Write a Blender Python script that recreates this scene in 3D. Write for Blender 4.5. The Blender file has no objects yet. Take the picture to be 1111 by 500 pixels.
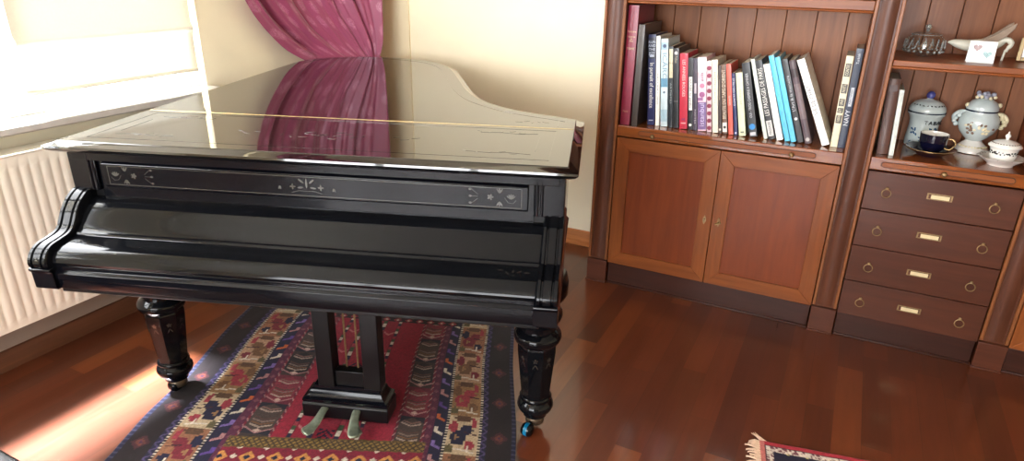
import bpy, bmesh, math, random
import numpy as np
from mathutils import Vector, Matrix
random.seed(7)
S = bpy.context.scene
COL = S.collection
PI = math.pi

# ------------------------------------------------------------------ materials
def lin(c):
    return tuple(((x/255)/12.92 if x/255 <= .04045 else ((x/255+.055)/1.055)**2.4) for x in c) + (1,)

def new_mat(name):
    m = bpy.data.materials.new(name); m.use_nodes = True
    nt = m.node_tree
    return m, nt, nt.nodes['Principled BSDF']

def setp(b, **k):
    names = dict(rough='Roughness', metal='Metallic', coat='Coat Weight', coat_r='Coat Roughness', spec='Specular IOR Level',
                 trans='Transmission Weight', ior='IOR', sheen='Sheen Weight', sub='Subsurface Weight', aniso='Anisotropic')
    for a, v in k.items():
        b.inputs[names[a]].default_value = v

def plain(name, c, var=.08, scale=30, bump=0, **k):
    """flat colour with a little procedural mottling"""
    m, nt, b = new_mat(name); setp(b, **{**dict(rough=.5), **k})
    tc = nt.nodes.new('ShaderNodeTexCoord'); n = nt.nodes.new('ShaderNodeTexNoise')
    n.inputs['Scale'].default_value = scale; n.inputs['Detail'].default_value = 4
    r = nt.nodes.new('ShaderNodeValToRGB'); c = lin(c)
    r.color_ramp.elements[0].position = .3; r.color_ramp.elements[1].position = .7
    r.color_ramp.elements[0].color = tuple(x*(1-var) for x in c[:3])+(1,)
    r.color_ramp.elements[1].color = tuple(min(1, x*(1+var)) for x in c[:3])+(1,)
    nt.links.new(tc.outputs['Object'], n.inputs['Vector']); nt.links.new(n.outputs['Fac'], r.inputs['Fac'])
    nt.links.new(r.outputs['Color'], b.inputs['Base Color'])
    if bump:
        bp = nt.nodes.new('ShaderNodeBump'); bp.inputs['Strength'].default_value = bump; bp.inputs['Distance'].default_value = .002
        nt.links.new(n.outputs['Fac'], bp.inputs['Height']); nt.links.new(bp.outputs['Normal'], b.inputs['Normal'])
    return m

def wood(name, c1, c2, axis='z', scale=6, rough=.38, coat=.08):
    m, nt, b = new_mat(name); setp(b, rough=rough, coat=coat, coat_r=.15, spec=.28)
    tc = nt.nodes.new('ShaderNodeTexCoord'); mp = nt.nodes.new('ShaderNodeMapping')
    s = [1, 1, 1]; s['xyz'.index(axis)] = .08
    mp.inputs['Scale'].default_value = s
    n1 = nt.nodes.new('ShaderNodeTexNoise'); n1.inputs['Scale'].default_value = scale*4; n1.inputs['Detail'].default_value = 6; n1.inputs['Distortion'].default_value = 1.2
    n2 = nt.nodes.new('ShaderNodeTexNoise'); n2.inputs['Scale'].default_value = scale*22; n2.inputs['Detail'].default_value = 3
    ad = nt.nodes.new('ShaderNodeMath'); ad.operation = 'MULTIPLY_ADD'; ad.inputs[1].default_value = .35
    r = nt.nodes.new('ShaderNodeValToRGB')
    r.color_ramp.elements[0].position = .42; r.color_ramp.elements[1].position = .88
    r.color_ramp.elements[0].color = lin(c1); r.color_ramp.elements[1].color = lin(c2)
    L = nt.links.new
    L(tc.outputs['Object'], mp.inputs['Vector']); L(mp.outputs['Vector'], n1.inputs['Vector']); L(mp.outputs['Vector'], n2.inputs['Vector'])
    L(n2.outputs['Fac'], ad.inputs[0]); L(n1.outputs['Fac'], ad.inputs[2]); L(ad.outputs[0], r.inputs['Fac'])
    L(r.outputs['Color'], b.inputs['Base Color'])
    return m

def vcol_mat(name, attr, **k):
    m, nt, b = new_mat(name); setp(b, **k)
    a = nt.nodes.new('ShaderNodeAttribute'); a.attribute_name = attr
    nt.links.new(a.outputs['Color'], b.inputs['Base Color'])
    return m

M = {}
M['black'] = plain('black_lacquer', (11, 12, 15), .15, 20, rough=.08, spec=.2)
M['black_panel'] = plain('black_lacquer_satin', (9, 10, 15), .15, 20, rough=.16, spec=.25)
M['black_dull'] = plain('black_paint', (12, 12, 14), .2, 20, rough=.35, spec=.3)
M['lid'] = plain('black_lid_polish', (18, 17, 17), .12, 3, rough=.05, ior=1.6, coat=.3, coat_r=.03)
M['brass'] = plain('brass', (190, 168, 118), .15, 60, rough=.3, metal=1)
M['pedal'] = plain('tarnished_brass', (150, 160, 140), .2, 60, rough=.38, metal=.8)
M['inlay'] = plain('inlay_light', (66, 65, 60), .2, 80, rough=.2, coat=.3)
M['inlay_dim'] = plain('inlay_dim', (50, 46, 42), .2, 80, rough=.07, coat=.6, coat_r=.05)
M['caster_blue'] = plain('caster_blue', (8, 92, 128), .2, 40, rough=.12, coat=.5)  # saturated blue for the ring on one caster wheel
M['wall'] = plain('wall_paint', (250, 240, 212), .015, 6, bump=.05, rough=.8)
M['wall2'] = plain('corner_strip_cream', (244, 230, 196), .015, 6, bump=.05, rough=.8)  # slightly darker cream for the flat strip at the back corner
M['ceil'] = plain('ceiling_paint', (238, 232, 218), .01, 6, rough=.9)
M['white'] = plain('white_enamel', (240, 235, 220), .01, 10, rough=.3)
M['taupe'] = plain('taupe_shade', (150, 134, 120), .03, 10, rough=.7)
M['sill'] = plain('white_stone_sill', (196, 194, 188), .05, 25, rough=.35)
M['pvc'] = plain('window_pvc', (238, 240, 240), .01, 10, rough=.35)
M['w_frame'] = wood('cherry_frame', (108, 54, 22), (138, 77, 35), 'z', 5)
M['w_frame_h'] = wood('cherry_rail', (108, 54, 22), (138, 77, 35), 'x', 5)
M['w_desk'] = wood('polished_desk_top', (108, 54, 22), (138, 77, 35), 'x', 5, rough=.12, coat=.5)
M['w_panel'] = wood('cherry_panel', (102, 45, 19), (124, 58, 25), 'z', 4)
M['w_dark'] = wood('dark_mahogany', (70, 38, 25), (94, 53, 34), 'z', 6, rough=.42)
M['w_dark_h'] = wood('dark_mahogany_rail', (46, 23, 17), (62, 32, 23), 'x', 6, rough=.35)
M['w_drawer'] = wood('mahogany_drawer', (68, 35, 23), (84, 45, 30), 'x', 5)
M['w_back'] = wood('mahogany_backboard', (116, 68, 40), (140, 88, 54), 'z', 5, rough=.5)
M['w_fillet'] = wood('cherry_fillet', (112, 66, 38), (136, 84, 50), 'z', 8)
M['w_base'] = wood('oak_skirting', (150, 88, 46), (190, 122, 70), 'x', 4)
M['w_base_y'] = wood('oak_skirting_shaded', (84, 52, 36), (108, 68, 46), 'y', 4)  # same skirting wood, darkened for the shade along the window wall
M['groove'] = plain('groove_shadow_line', (34, 18, 12), .1, 30, rough=.7)
M['bronze'] = plain('aged_bronze', (150, 126, 92), .2, 90, rough=.42, metal=.9)
M['card_ivory'] = plain('ivory_card', (216, 200, 160), .05, 50, rough=.7)
M['dark_bronze'] = plain('dark_bronze', (92, 80, 66), .2, 90, rough=.4, metal=.8)
M['leather'] = plain('black_leather', (26, 27, 30), .2, 120, bump=.3, rough=.45)
M['paper'] = plain('page_paper', (214, 204, 182), .08, 200, rough=.9)
M['tieback'] = plain('tieback_cord', (150, 60, 84), .2, 60, rough=.6)

def floor_mat():
    m, nt, b = new_mat('parquet'); setp(b, rough=.3, coat=.55, coat_r=.09)
    N = nt.nodes.new; L = nt.links.new
    tc = N('ShaderNodeTexCoord'); sp = N('ShaderNodeSeparateXYZ'); L(tc.outputs['Object'], sp.inputs[0])
    def math_(op, a, bb=None, c=None):
        n = N('ShaderNodeMath'); n.operation = op
        for i, v in enumerate((a, bb, c)):
            if v is None: continue
            if isinstance(v, (int, float)): n.inputs[i].default_value = v
            else: L(v, n.inputs[i])
        return n.outputs[0]
    W, LEN = .0925, .62
    xi = math_('DIVIDE', math_('ADD', sp.outputs[0], 5.011), W)
    col = math_('FLOOR', xi); fx = math_('FRACT', xi)
    wn = N('ShaderNodeTexWhiteNoise'); wn.noise_dimensions = '1D'; L(col, wn.inputs['W'])
    yi = math_('ADD', math_('DIVIDE', math_('ADD', sp.outputs[1], 7.0), LEN), math_('MULTIPLY', wn.outputs['Value'], 7.3))
    row = math_('FLOOR', yi); fy = math_('FRACT', yi)
    w2 = N('ShaderNodeTexWhiteNoise'); w2.noise_dimensions = '2D'
    cv = N('ShaderNodeCombineXYZ'); L(col, cv.inputs[0]); L(row, cv.inputs[1]); L(cv.outputs[0], w2.inputs['Vector'])
    ramp = N('ShaderNodeValToRGB'); ramp.color_ramp.interpolation = 'LINEAR'
    e = ramp.color_ramp.elements
    e[0].position = 0; e[0].color = lin((74, 37, 25)); e[1].position = 1; e[1].color = lin((128, 72, 37))
    for p, c in ((.06, (82, 40, 24)), (.4, (92, 45, 26)), (.75, (99, 49, 28)), (.92, (112, 58, 31))):
        q = e.new(p); q.color = lin(c)
    L(w2.outputs['Value'], ramp.inputs['Fac'])
    mp = N('ShaderNodeMapping'); mp.inputs['Scale'].default_value = (1, .07, 1); L(tc.outputs['Object'], mp.inputs['Vector'])
    # offset grain per board
    va = N('ShaderNodeVectorMath'); va.operation = 'ADD'; L(mp.outputs[0], va.inputs[0]); L(w2.outputs['Color'], va.inputs[1])
    no = N('ShaderNodeTexNoise'); no.inputs['Scale'].default_value = 34; no.inputs['Detail'].default_value = 5; no.inputs['Distortion'].default_value = .8
    L(va.outputs[0], no.inputs['Vector'])
    gr = N('ShaderNodeMapRange'); gr.inputs['From Min'].default_value = .25; gr.inputs['From Max'].default_value = .75
    gr.inputs['To Min'].default_value = .84; gr.inputs['To Max'].default_value = 1.14; L(no.outputs['Fac'], gr.inputs['Value'])
    mx = N('ShaderNodeMix'); mx.data_type = 'RGBA'; mx.blend_type = 'MULTIPLY'; mx.inputs['Factor'].default_value = 1
    L(ramp.outputs['Color'], mx.inputs['A']); L(gr.outputs[0], mx.inputs['B'])
    # joints
    j1 = math_('LESS_THAN', fx, .018); j2 = math_('LESS_THAN', fy, .0035)
    j = math_('MAXIMUM', j1, j2)
    m2 = N('ShaderNodeMix'); m2.data_type = 'RGBA'; L(math_('MULTIPLY', j, .35), m2.inputs['Factor'])
    L(mx.outputs['Result'], m2.inputs['A']); m2.inputs['B'].default_value = lin((46, 22, 16))
    L(m2.outputs['Result'], b.inputs['Base Color'])
    rr = N('ShaderNodeMapRange'); rr.inputs['To Min'].default_value = .24; rr.inputs['To Max'].default_value = .38; L(no.outputs['Fac'], rr.inputs['Value'])
    L(rr.outputs[0], b.inputs['Roughness'])
    return m
M['floor'] = floor_mat()

def thin_glass(name, tint=(1, 1, 1, 1), rough=.0):
    m = bpy.data.materials.new(name); m.use_nodes = True; nt = m.node_tree
    nt.nodes.remove(nt.nodes['Principled BSDF'])
    out = nt.nodes['Material Output']; t = nt.nodes.new('ShaderNodeBsdfTransparent'); g = nt.nodes.new('ShaderNodeBsdfGlossy')
    g.inputs['Roughness'].default_value = rough; t.inputs['Color'].default_value = tint
    f = nt.nodes.new('ShaderNodeFresnel'); ge = nt.nodes.new('ShaderNodeNewGeometry'); mr = nt.nodes.new('ShaderNodeMapRange')
    mr.inputs['To Min'].default_value = 1.5; mr.inputs['To Max'].default_value = 1/1.5     # same reflectance from either side of a face
    nt.links.new(ge.outputs['Backfacing'], mr.inputs['Value']); nt.links.new(mr.outputs[0], f.inputs['IOR']); mx = nt.nodes.new('ShaderNodeMixShader')
    nt.links.new(f.outputs[0], mx.inputs[0]); nt.links.new(t.outputs[0], mx.inputs[1]); nt.links.new(g.outputs[0], mx.inputs[2])
    nt.links.new(mx.outputs[0], out.inputs['Surface'])
    return m
M['pane'] = thin_glass('window_glass')
M['crystal'] = thin_glass('clear_glass', (.965, .975, .97, 1), .03)

def blind_mat():
    m = bpy.data.materials.new('blind_fabric'); m.use_nodes = True; nt = m.node_tree
    nt.nodes.remove(nt.nodes['Principled BSDF']); out = nt.nodes['Material Output']
    d = nt.nodes.new('ShaderNodeBsdfDiffuse'); t = nt.nodes.new('ShaderNodeBsdfTranslucent'); mx = nt.nodes.new('ShaderNodeMixShader')
    tc = nt.nodes.new('ShaderNodeTexCoord'); w = nt.nodes.new('ShaderNodeTexNoise'); w.inputs['Scale'].default_value = 120
    r = nt.nodes.new('ShaderNodeValToRGB'); r.color_ramp.elements[0].color = (.66, .61, .50, 1); r.color_ramp.elements[1].color = (.72, .67, .56, 1)
    L = nt.links.new
    L(tc.outputs['Object'], w.inputs['Vector']); L(w.outputs['Fac'], r.inputs['Fac']); L(r.outputs['Color'], d.inputs['Color']); L(r.outputs['Color'], t.inputs['Color'])
    mx.inputs[0].default_value = .035
    L(d.outputs[0], mx.inputs[1]); L(t.outputs[0], mx.inputs[2]); L(mx.outputs[0], out.inputs['Surface'])
    return m
M['blind'] = blind_mat()

def curtain_mat():
    m, nt, b = new_mat('rose_damask'); setp(b, rough=.38, sheen=.35, spec=.5)
    N = nt.nodes.new; L = nt.links.new
    uv = N('ShaderNodeUVMap'); uv.uv_map = 'UVMap'
    def vor(scale, off):
        mp = N('ShaderNodeMapping'); mp.inputs['Scale'].default_value = (scale, scale, scale); mp.inputs['Location'].default_value = off
        L(uv.outputs[0], mp.inputs['Vector']); v = N('ShaderNodeTexVoronoi'); v.inputs['Scale'].default_value = 1; v.inputs['Randomness'].default_value = .55
        v.voronoi_dimensions = '2D'
        L(mp.outputs[0], v.inputs['Vector']); return v
    v = vor(7.5, (0, 0, 0))
    # petals: wobble the ring radius with a fine noise
    nz = N('ShaderNodeTexNoise'); nz.inputs['Scale'].default_value = 95; L(uv.outputs[0], nz.inputs['Vector'])
    ad = N('ShaderNodeMath'); ad.operation = 'MULTIPLY_ADD'; ad.inputs[1].default_value = .25; L(nz.outputs['Fac'], ad.inputs[0]); L(v.outputs['Distance'], ad.inputs[2])
    ramp = N('ShaderNodeValToRGB'); ramp.color_ramp.interpolation = 'EASE'; e = ramp.color_ramp.elements
    e[0].position = .17; e[0].color = (.55, .55, .55, 1); e[1].position = .5; e[1].color = (0, 0, 0, 1)
    for p, c in ((.22, .1), (.26, .8), (.30, .15), (.33, .5), (.37, 0)):
        q = e.new(p); q.color = (c, c, c, 1)
    L(ad.outputs[0], ramp.inputs['Fac'])
    mx = N('ShaderNodeMix'); mx.data_type = 'RGBA'; L(ramp.outputs['Color'], mx.inputs['Factor'])
    mx.inputs['A'].default_value = lin((148, 62, 96)); mx.inputs['B'].default_value = lin((192, 120, 148))
    L(mx.outputs['Result'], b.inputs['Base Color'])
    rr = N('ShaderNodeMapRange'); rr.inputs['To Min'].default_value = .42; rr.inputs['To Max'].default_value = .3; L(ramp.outputs['Color'], rr.inputs['Value']); L(rr.outputs[0], b.inputs['Roughness'])
    return m
M['curtain'] = curtain_mat()

# ------------------------------------------------------------------ mesh builder
class MB:
    def __init__(s): s.v = []; s.f = []
    def add(s, vs, fs):
        o = len(s.v); s.v += [tuple(x) for x in vs]; s.f += [tuple(i+o for i in f) for f in fs]; return s
    def box(s, x0, x1, y0, y1, z0, z1):
        vs = [(x, y, z) for z in (z0, z1) for y in (y0, y1) for x in (x0, x1)]
        return s.add(vs, [(0, 2, 3, 1), (4, 5, 7, 6), (0, 1, 5, 4), (2, 6, 7, 3), (0, 4, 6, 2), (1, 3, 7, 5)])
    def loft(s, rings, closed=True, cap0=True, cap1=True, wrap=False):
        n = len(rings[0]); o = len(s.v)
        for r in rings: s.v += [tuple(p) for p in r]
        m = len(rings)
        for i in range(m if wrap else m-1):
            a = o+i*n; bq = o+((i+1) % m)*n
            for j in range(n if closed else n-1):
                k = (j+1) % n
                s.f.append((a+j, a+k, bq+k, bq+j))
        if not wrap and closed:
            if cap0: s.f.append(tuple(o+j for j in reversed(range(n))))
            if cap1: s.f.append(tuple(o+(m-1)*n+j for j in range(n)))
        return s
    def prism(s, poly, axis, a, b):
        """poly: list of 2d points in the other two axes (order x,y,z without axis)"""
        def mk(p, t):
            if axis == 'x': return (t, p[0], p[1])
            if axis == 'y': return (p[0], t, p[1])
            return (p[0], p[1], t)
        return s.loft([[mk(p, a) for p in poly], [mk(p, b) for p in poly]])
    def lathe(s, prof, c=(0, 0, 0), n=32, cap0=True, cap1=True, squash=None):
        rings = []
        for r, z in prof:
            rings.append([(c[0]+r*math.cos(2*PI*j/n), c[1]+r*math.sin(2*PI*j/n), c[2]+z) for j in range(n)])
        return s.loft(rings, True, cap0, cap1)
    def tube(s, pts, r, n=10, closed=False):
        pts = [Vector(p) for p in pts]; m = len(pts); rings = []
        up = Vector((0, 0, 1)); prev = None
        for i, p in enumerate(pts):
            if closed: t = (pts[(i+1) % m]-pts[i-1])
            else: t = (pts[min(i+1, m-1)]-pts[max(i-1, 0)])
            t.normalize()
            if prev is None:
                a = up.cross(t)
                if a.length < 1e-3: a = Vector((1, 0, 0)).cross(t)
            else:
                a = prev-t*prev.dot(t)
            a.normalize(); prev = a; bb = t.cross(a)
            rr = r[i] if isinstance(r, (list, tuple)) else r
            rings.append([p+(a*math.cos(2*PI*j/n)+bb*math.sin(2*PI*j/n))*rr for j in range(n)])
        return s.loft(rings, True, wrap=closed)
    def ball(s, c, r, n=14, m=8, sc=(1, 1, 1)):
        rings = []
        for i in range(1, m):
            a = PI*i/m
            rings.append([(c[0]+r*sc[0]*math.sin(a)*math.cos(2*PI*j/n), c[1]+r*sc[1]*math.sin(a)*math.sin(2*PI*j/n), c[2]-r*sc[2]*math.cos(a)) for j in range(n)])
        o = len(s.v); s.loft(rings, True, False, False)
        s.v += [(c[0], c[1], c[2]-r*sc[2]), (c[0], c[1], c[2]+r*sc[2])]
        b, t = len(s.v)-2, len(s.v)-1; last = o+(m-2)*n
        for j in range(n):
            k = (j+1) % n
            s.f += [(b, o+k, o+j), (t, last+j, last+k)]
        return s
    def tf(s, mat):
        s.v = [tuple(mat @ Vector(p)) for p in s.v]; return s
    def build(s, name, mat, parent=None, bevel=0, smooth=40, seg=2, loc=None, rot=None, fix=True):
        me = bpy.data.meshes.new(name); me.from_pydata(s.v, [], s.f)
        if fix:
            bm = bmesh.new(); bm.from_mesh(me); bmesh.ops.recalc_face_normals(bm, faces=bm.faces); bm.to_mesh(me); bm.free()
        me.update()
        if smooth is not None:
            me.shade_smooth(); me.set_sharp_from_angle(angle=math.radians(smooth))
        o = bpy.data.objects.new(name, me); COL.objects.link(o)
        if isinstance(mat, (list, tuple)):
            for x in mat: me.materials.append(x)
        else: me.materials.append(mat)
        if parent: o.parent = parent
        if loc: o.location = loc
        if rot: o.rotation_euler = rot
        if bevel:
            b = o.modifiers.new('bevel', 'BEVEL'); b.width = bevel; b.segments = seg; b.limit_method = 'ANGLE'; b.angle_limit = math.radians(40); b.harden_normals = False
        return o

def tag(o, label, cat, group=None):
    o['label'] = label; o['category'] = cat
    if group: o['group'] = group
    return o
def thing(name, label, cat, loc=(0, 0, 0), rz=0, group=None, rot=None):
    o = bpy.data.objects.new(name, None); COL.objects.link(o); o.empty_display_size = .1
    o.location = loc; o.rotation_euler = rot if rot else (0, 0, rz)
    return tag(o, label, cat, group)
def struct(o):
    o['kind'] = 'structure'; return o

def text_obj(name, body, mat, parent, size, origin, xdir, ydir, align='LEFT', depth=.0003, fit=None, squeeze=None):
    """lettering as a thin mesh: origin point, reading direction, up direction"""
    cu = bpy.data.curves.new(name, 'FONT'); cu.body = body; cu.size = size; cu.extrude = depth; cu.align_x = align; cu.align_y = 'CENTER'
    cu.resolution_u = 2
    o = bpy.data.objects.new(name, cu); COL.objects.link(o)
    bpy.context.view_layer.update()
    dg = bpy.context.evaluated_depsgraph_get()
    me = bpy.data.meshes.new_from_object(o.evaluated_get(dg))
    bpy.data.objects.remove(o); bpy.data.curves.remove(cu)
    if not me.vertices: return None
    xs = [v.co.x for v in me.vertices]; ys = [v.co.y for v in me.vertices]
    sx = 1
    if fit: sx = fit/(max(xs)-min(xs))
    x = Vector(xdir).normalized(); y = Vector(ydir).normalized(); z = x.cross(y)
    mt = Matrix((x, y, z)).transposed().to_4x4(); mt.translation = Vector(origin)
    me.transform(mt @ Matrix.Diagonal((sx, 1, 1, 1)))
    me.name = name; me.materials.clear(); me.materials.append(mat)
    ob = bpy.data.objects.new(name, me); COL.objects.link(ob); ob.parent = parent
    return ob

def smooth_path(pts, n=8, closed=False):
    P = [Vector(p) for p in pts]; out = []; m = len(P)
    rng = range(m) if closed else range(m-1)
    for i in rng:
        p0 = P[(i-1) % m] if closed or i > 0 else P[0]*2-P[1]
        p1 = P[i]; p2 = P[(i+1) % m]
        p3 = P[(i+2) % m] if closed or i+2 < m else P[-1]*2-P[-2]
        for k in range(n):
            t = k/n
            out.append(.5*((2*p1)+(p2-p0)*t+(2*p0-5*p1+4*p2-p3)*t*t+(3*p1-p0-3*p2+p3)*t**3))
    if not closed: out.append(P[-1])
    return out

# ------------------------------------------------------------------ room
XL, YB, XR, YF, ZC = -2.71, 3.32, 4.4, -3.6, 2.62
F = 2.914
floor = struct(MB().box(XL-.12, XR+.1, YF-.1, YB+.1, -.08, 0).build('floor', M['floor'], smooth=None))
struct(MB().box(XL-.12, XR+.1, YF-.1, YB+.1, ZC, ZC+.1).build('ceiling', M['ceil'], smooth=None))
WY0, WY1, WZ0, WZ1 = -.95, 2.17, .93, 2.06
TL = .18
wl = MB()
wl.box(XL-TL, XL, YF, WY0, 0, ZC); wl.box(XL-TL, XL, WY1, YB, 0, ZC)
wl.box(XL-TL, XL, WY0, WY1, 0, WZ0-.03); wl.box(XL-TL, XL, WY0, WY1, WZ1, ZC)
struct(wl.build('wall_left', M['wall'], smooth=None))
wb = MB().box(XL, XR, YB, YB+.1, 0, ZC)
wb_o = struct(wb.build('wall_back', M['wall'], smooth=None))
box_o = MB().box(XL, -2.345, YB-.012, YB, 0, ZC).build('wall_corner', M['wall2'], smooth=None); struct(box_o)
struct(MB().box(XR, XR+.1, YF, YB, 0, ZC).build('wall_right', M['wall'], smooth=None))
FX0, FX1, FZ0, FZ1 = -1.9, 1.0, .40, 2.35
wf = MB()
wf.box(XL, FX0, YF-.1, YF, 0, ZC); wf.box(FX1, XR, YF-.1, YF, 0, ZC); wf.box(FX0, FX1, YF-.1, YF, 0, FZ0); wf.box(FX0, FX1, YF-.1, YF, FZ1, ZC)
struct(wf.build('wall_front', M['wall'], smooth=None))
# skirting boards
bl = MB().prism([(XL, 0), (XL+.016, 0), (XL+.016, .065), (XL+.010, .078), (XL, .082)], 'y', YF, 3.307)
struct(bl.build('baseboard_left', M['w_base_y'], smooth=30))
bb = MB().prism([(YB, 0), (YB-.03, 0), (YB-.03, .012), (YB-.018, .02), (YB-.016, .066), (YB-.010, .08), (YB, .083)], 'x', -2.344, -1.02)
struct(bb.build('baseboard_back', M['w_base'], smooth=30))

struct(MB().box(XL, XL+.004, YF, 3.307, .083, .30).build('wall_shade_strip', M['taupe'], smooth=None))  # added strip: shade below the radiator put into the wall colour
# window over the radiator
def window(name, opening, axis, pos, n_sash):
    a0, a1, z0, z1 = opening
    def bx(mb, p0, p1, d0, d1, q0, q1):
        if axis == 'y': mb.box(d0, d1, p0, p1, q0, q1)
        else: mb.box(p0, p1, d0, d1, q0, q1)
    m = MB(); w = .055
    d0, d1 = pos-.10, pos-.04
    bx(m, a0, a0+w, d0, d1, z0, z1); bx(m, a1-w, a1, d0, d1, z0, z1); bx(m, a0+w, a1-w, d0, d1, z0, z0+w); bx(m, a0+w, a1-w, d0, d1, z1-w, z1)
    st = (a1-a0)/n_sash
    for i in range(1, n_sash):
        c = a0+i*st; bx(m, c-.045, c+.045, d0, d1, z0+w, z1-w)
    o = struct(m.build(name, M['pvc'], bevel=.004))
    for i in range(n_sash):
        lo = a0+w if i == 0 else a0+i*st+.045; hi = a1-w if i == n_sash-1 else a0+(i+1)*st-.045
        p = MB(); bx(p, lo, hi, pos-.072, pos-.068, z0+w, z1-w); g = p.build('pane', M['pane'], o, smooth=None)
    return o
w1 = window('window_1', (WY0, WY1, WZ0, WZ1), 'y', XL, 4)
MB().box(XL-TL, XL+.115, WY0-.03, WY1+.02, WZ0-.03, WZ0).build('window_sill', M['sill'], w1, bevel=.006)
w2 = window('window_fill', (FX0, FX1, FZ0, FZ1), 'x', YF, 3)  # unseen window behind the camera, sized to give fill light
MB().box(FX0-.03, FX1+.03, YF-.1, YF+.1, FZ0-.03, FZ0).build('window_sill', M['sill'], w2, bevel=.006)

# roller blind on the right-hand sash
bt = thing('roller_blind', 'cream fabric roller blind pulled down over the right part of the bright window', 'blind', (XL-.012, 1.76, 1.0))
f = MB(); y0, y1 = -.37, .385
prof = [(0, 1.22), (0, .22), (.010, .205), (.014, .195), (.010, .18), (0, .17), (0.001, .06), (0, .012)]
ring = [[(x, y0, z) for x, z in prof], [(x, (y0+y1)/2, z) for x, z in prof], [(x, y1, z) for x, z in prof]]
f.loft(ring, closed=False)
fo = f.build('fabric', M['blind'], bt, smooth=50, fix=False)
MB().box(-.006, .006, y0, y1, 0, .016).build('bottom_bar', M['blind'], bt, bevel=.003)
MB().tube([(0, y0, 1.24), (0, y1, 1.24)], .024, 16).build('roller', M['white'], bt)
MB().tube([(.012, y1+.012, 1.22), (.013, y1+.013, .6), (.012, y1+.012, .2), (.016, y1+.016, .16), (.02, y1+.014, .2), (.02, y1+.014, 1.22)], .0018, 6).build('pull_cord', M['white'], bt)

# radiator
rt = thing('radiator', 'white ribbed panel radiator under the window on the left wall', 'radiator', (XL+.0065, 0, 0))
ry0, ry1, rx = .15, 1.78, .125
rib = MB(); pitch = .0352; n = int((ry1-ry0-.04)/pitch)
def section(z, d):
    pts = [(rx-.004, ry0, z)]
    for i in range(n):
        a = ry0+.02+i*pitch
        pts += [(rx-.004, a+.002, z), (rx-.004-d, a+.006, z), (rx-.004-d, a+.011, z), (rx-.004, a+.015, z)]
    pts += [(rx-.004, ry1, z), (rx-.022, ry1, z), (rx-.022, ry0, z)]
    return pts
rib.loft([section(.205, 0), section(.232, 0), section(.245, .0025), section(.785, .0025), section(.798, 0), section(.835, 0)])
rib.build('front_panel', M['white'], rt, smooth=35)
MB().box(.03, .046, ry0, ry1, .205, .82).build('rear_panel', M['white'], rt, bevel=.003)
gm = MB().box(.028, rx-.002, ry0, ry1, .832, .842)
gm.build('top_grille', M['white'], rt, bevel=.003)
for yy in (ry0, ry1-.012):
    MB().box(.03, rx-.004, yy, yy+.012, .21, .835).build('side_cover', M['white'], rt, bevel=.003)
MB().tube([(.075, ry0+.05, .21), (.075, ry0+.05, .1), (.075, ry0+.05, .0)], .011, 12).build('pipe', M['white'], rt)
for yy in (ry0+.2, ry1-.2):
    MB().box(0, .03, yy-.02, yy+.02, .25, .78).build('wall_bracket', M['white'], rt)

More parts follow.
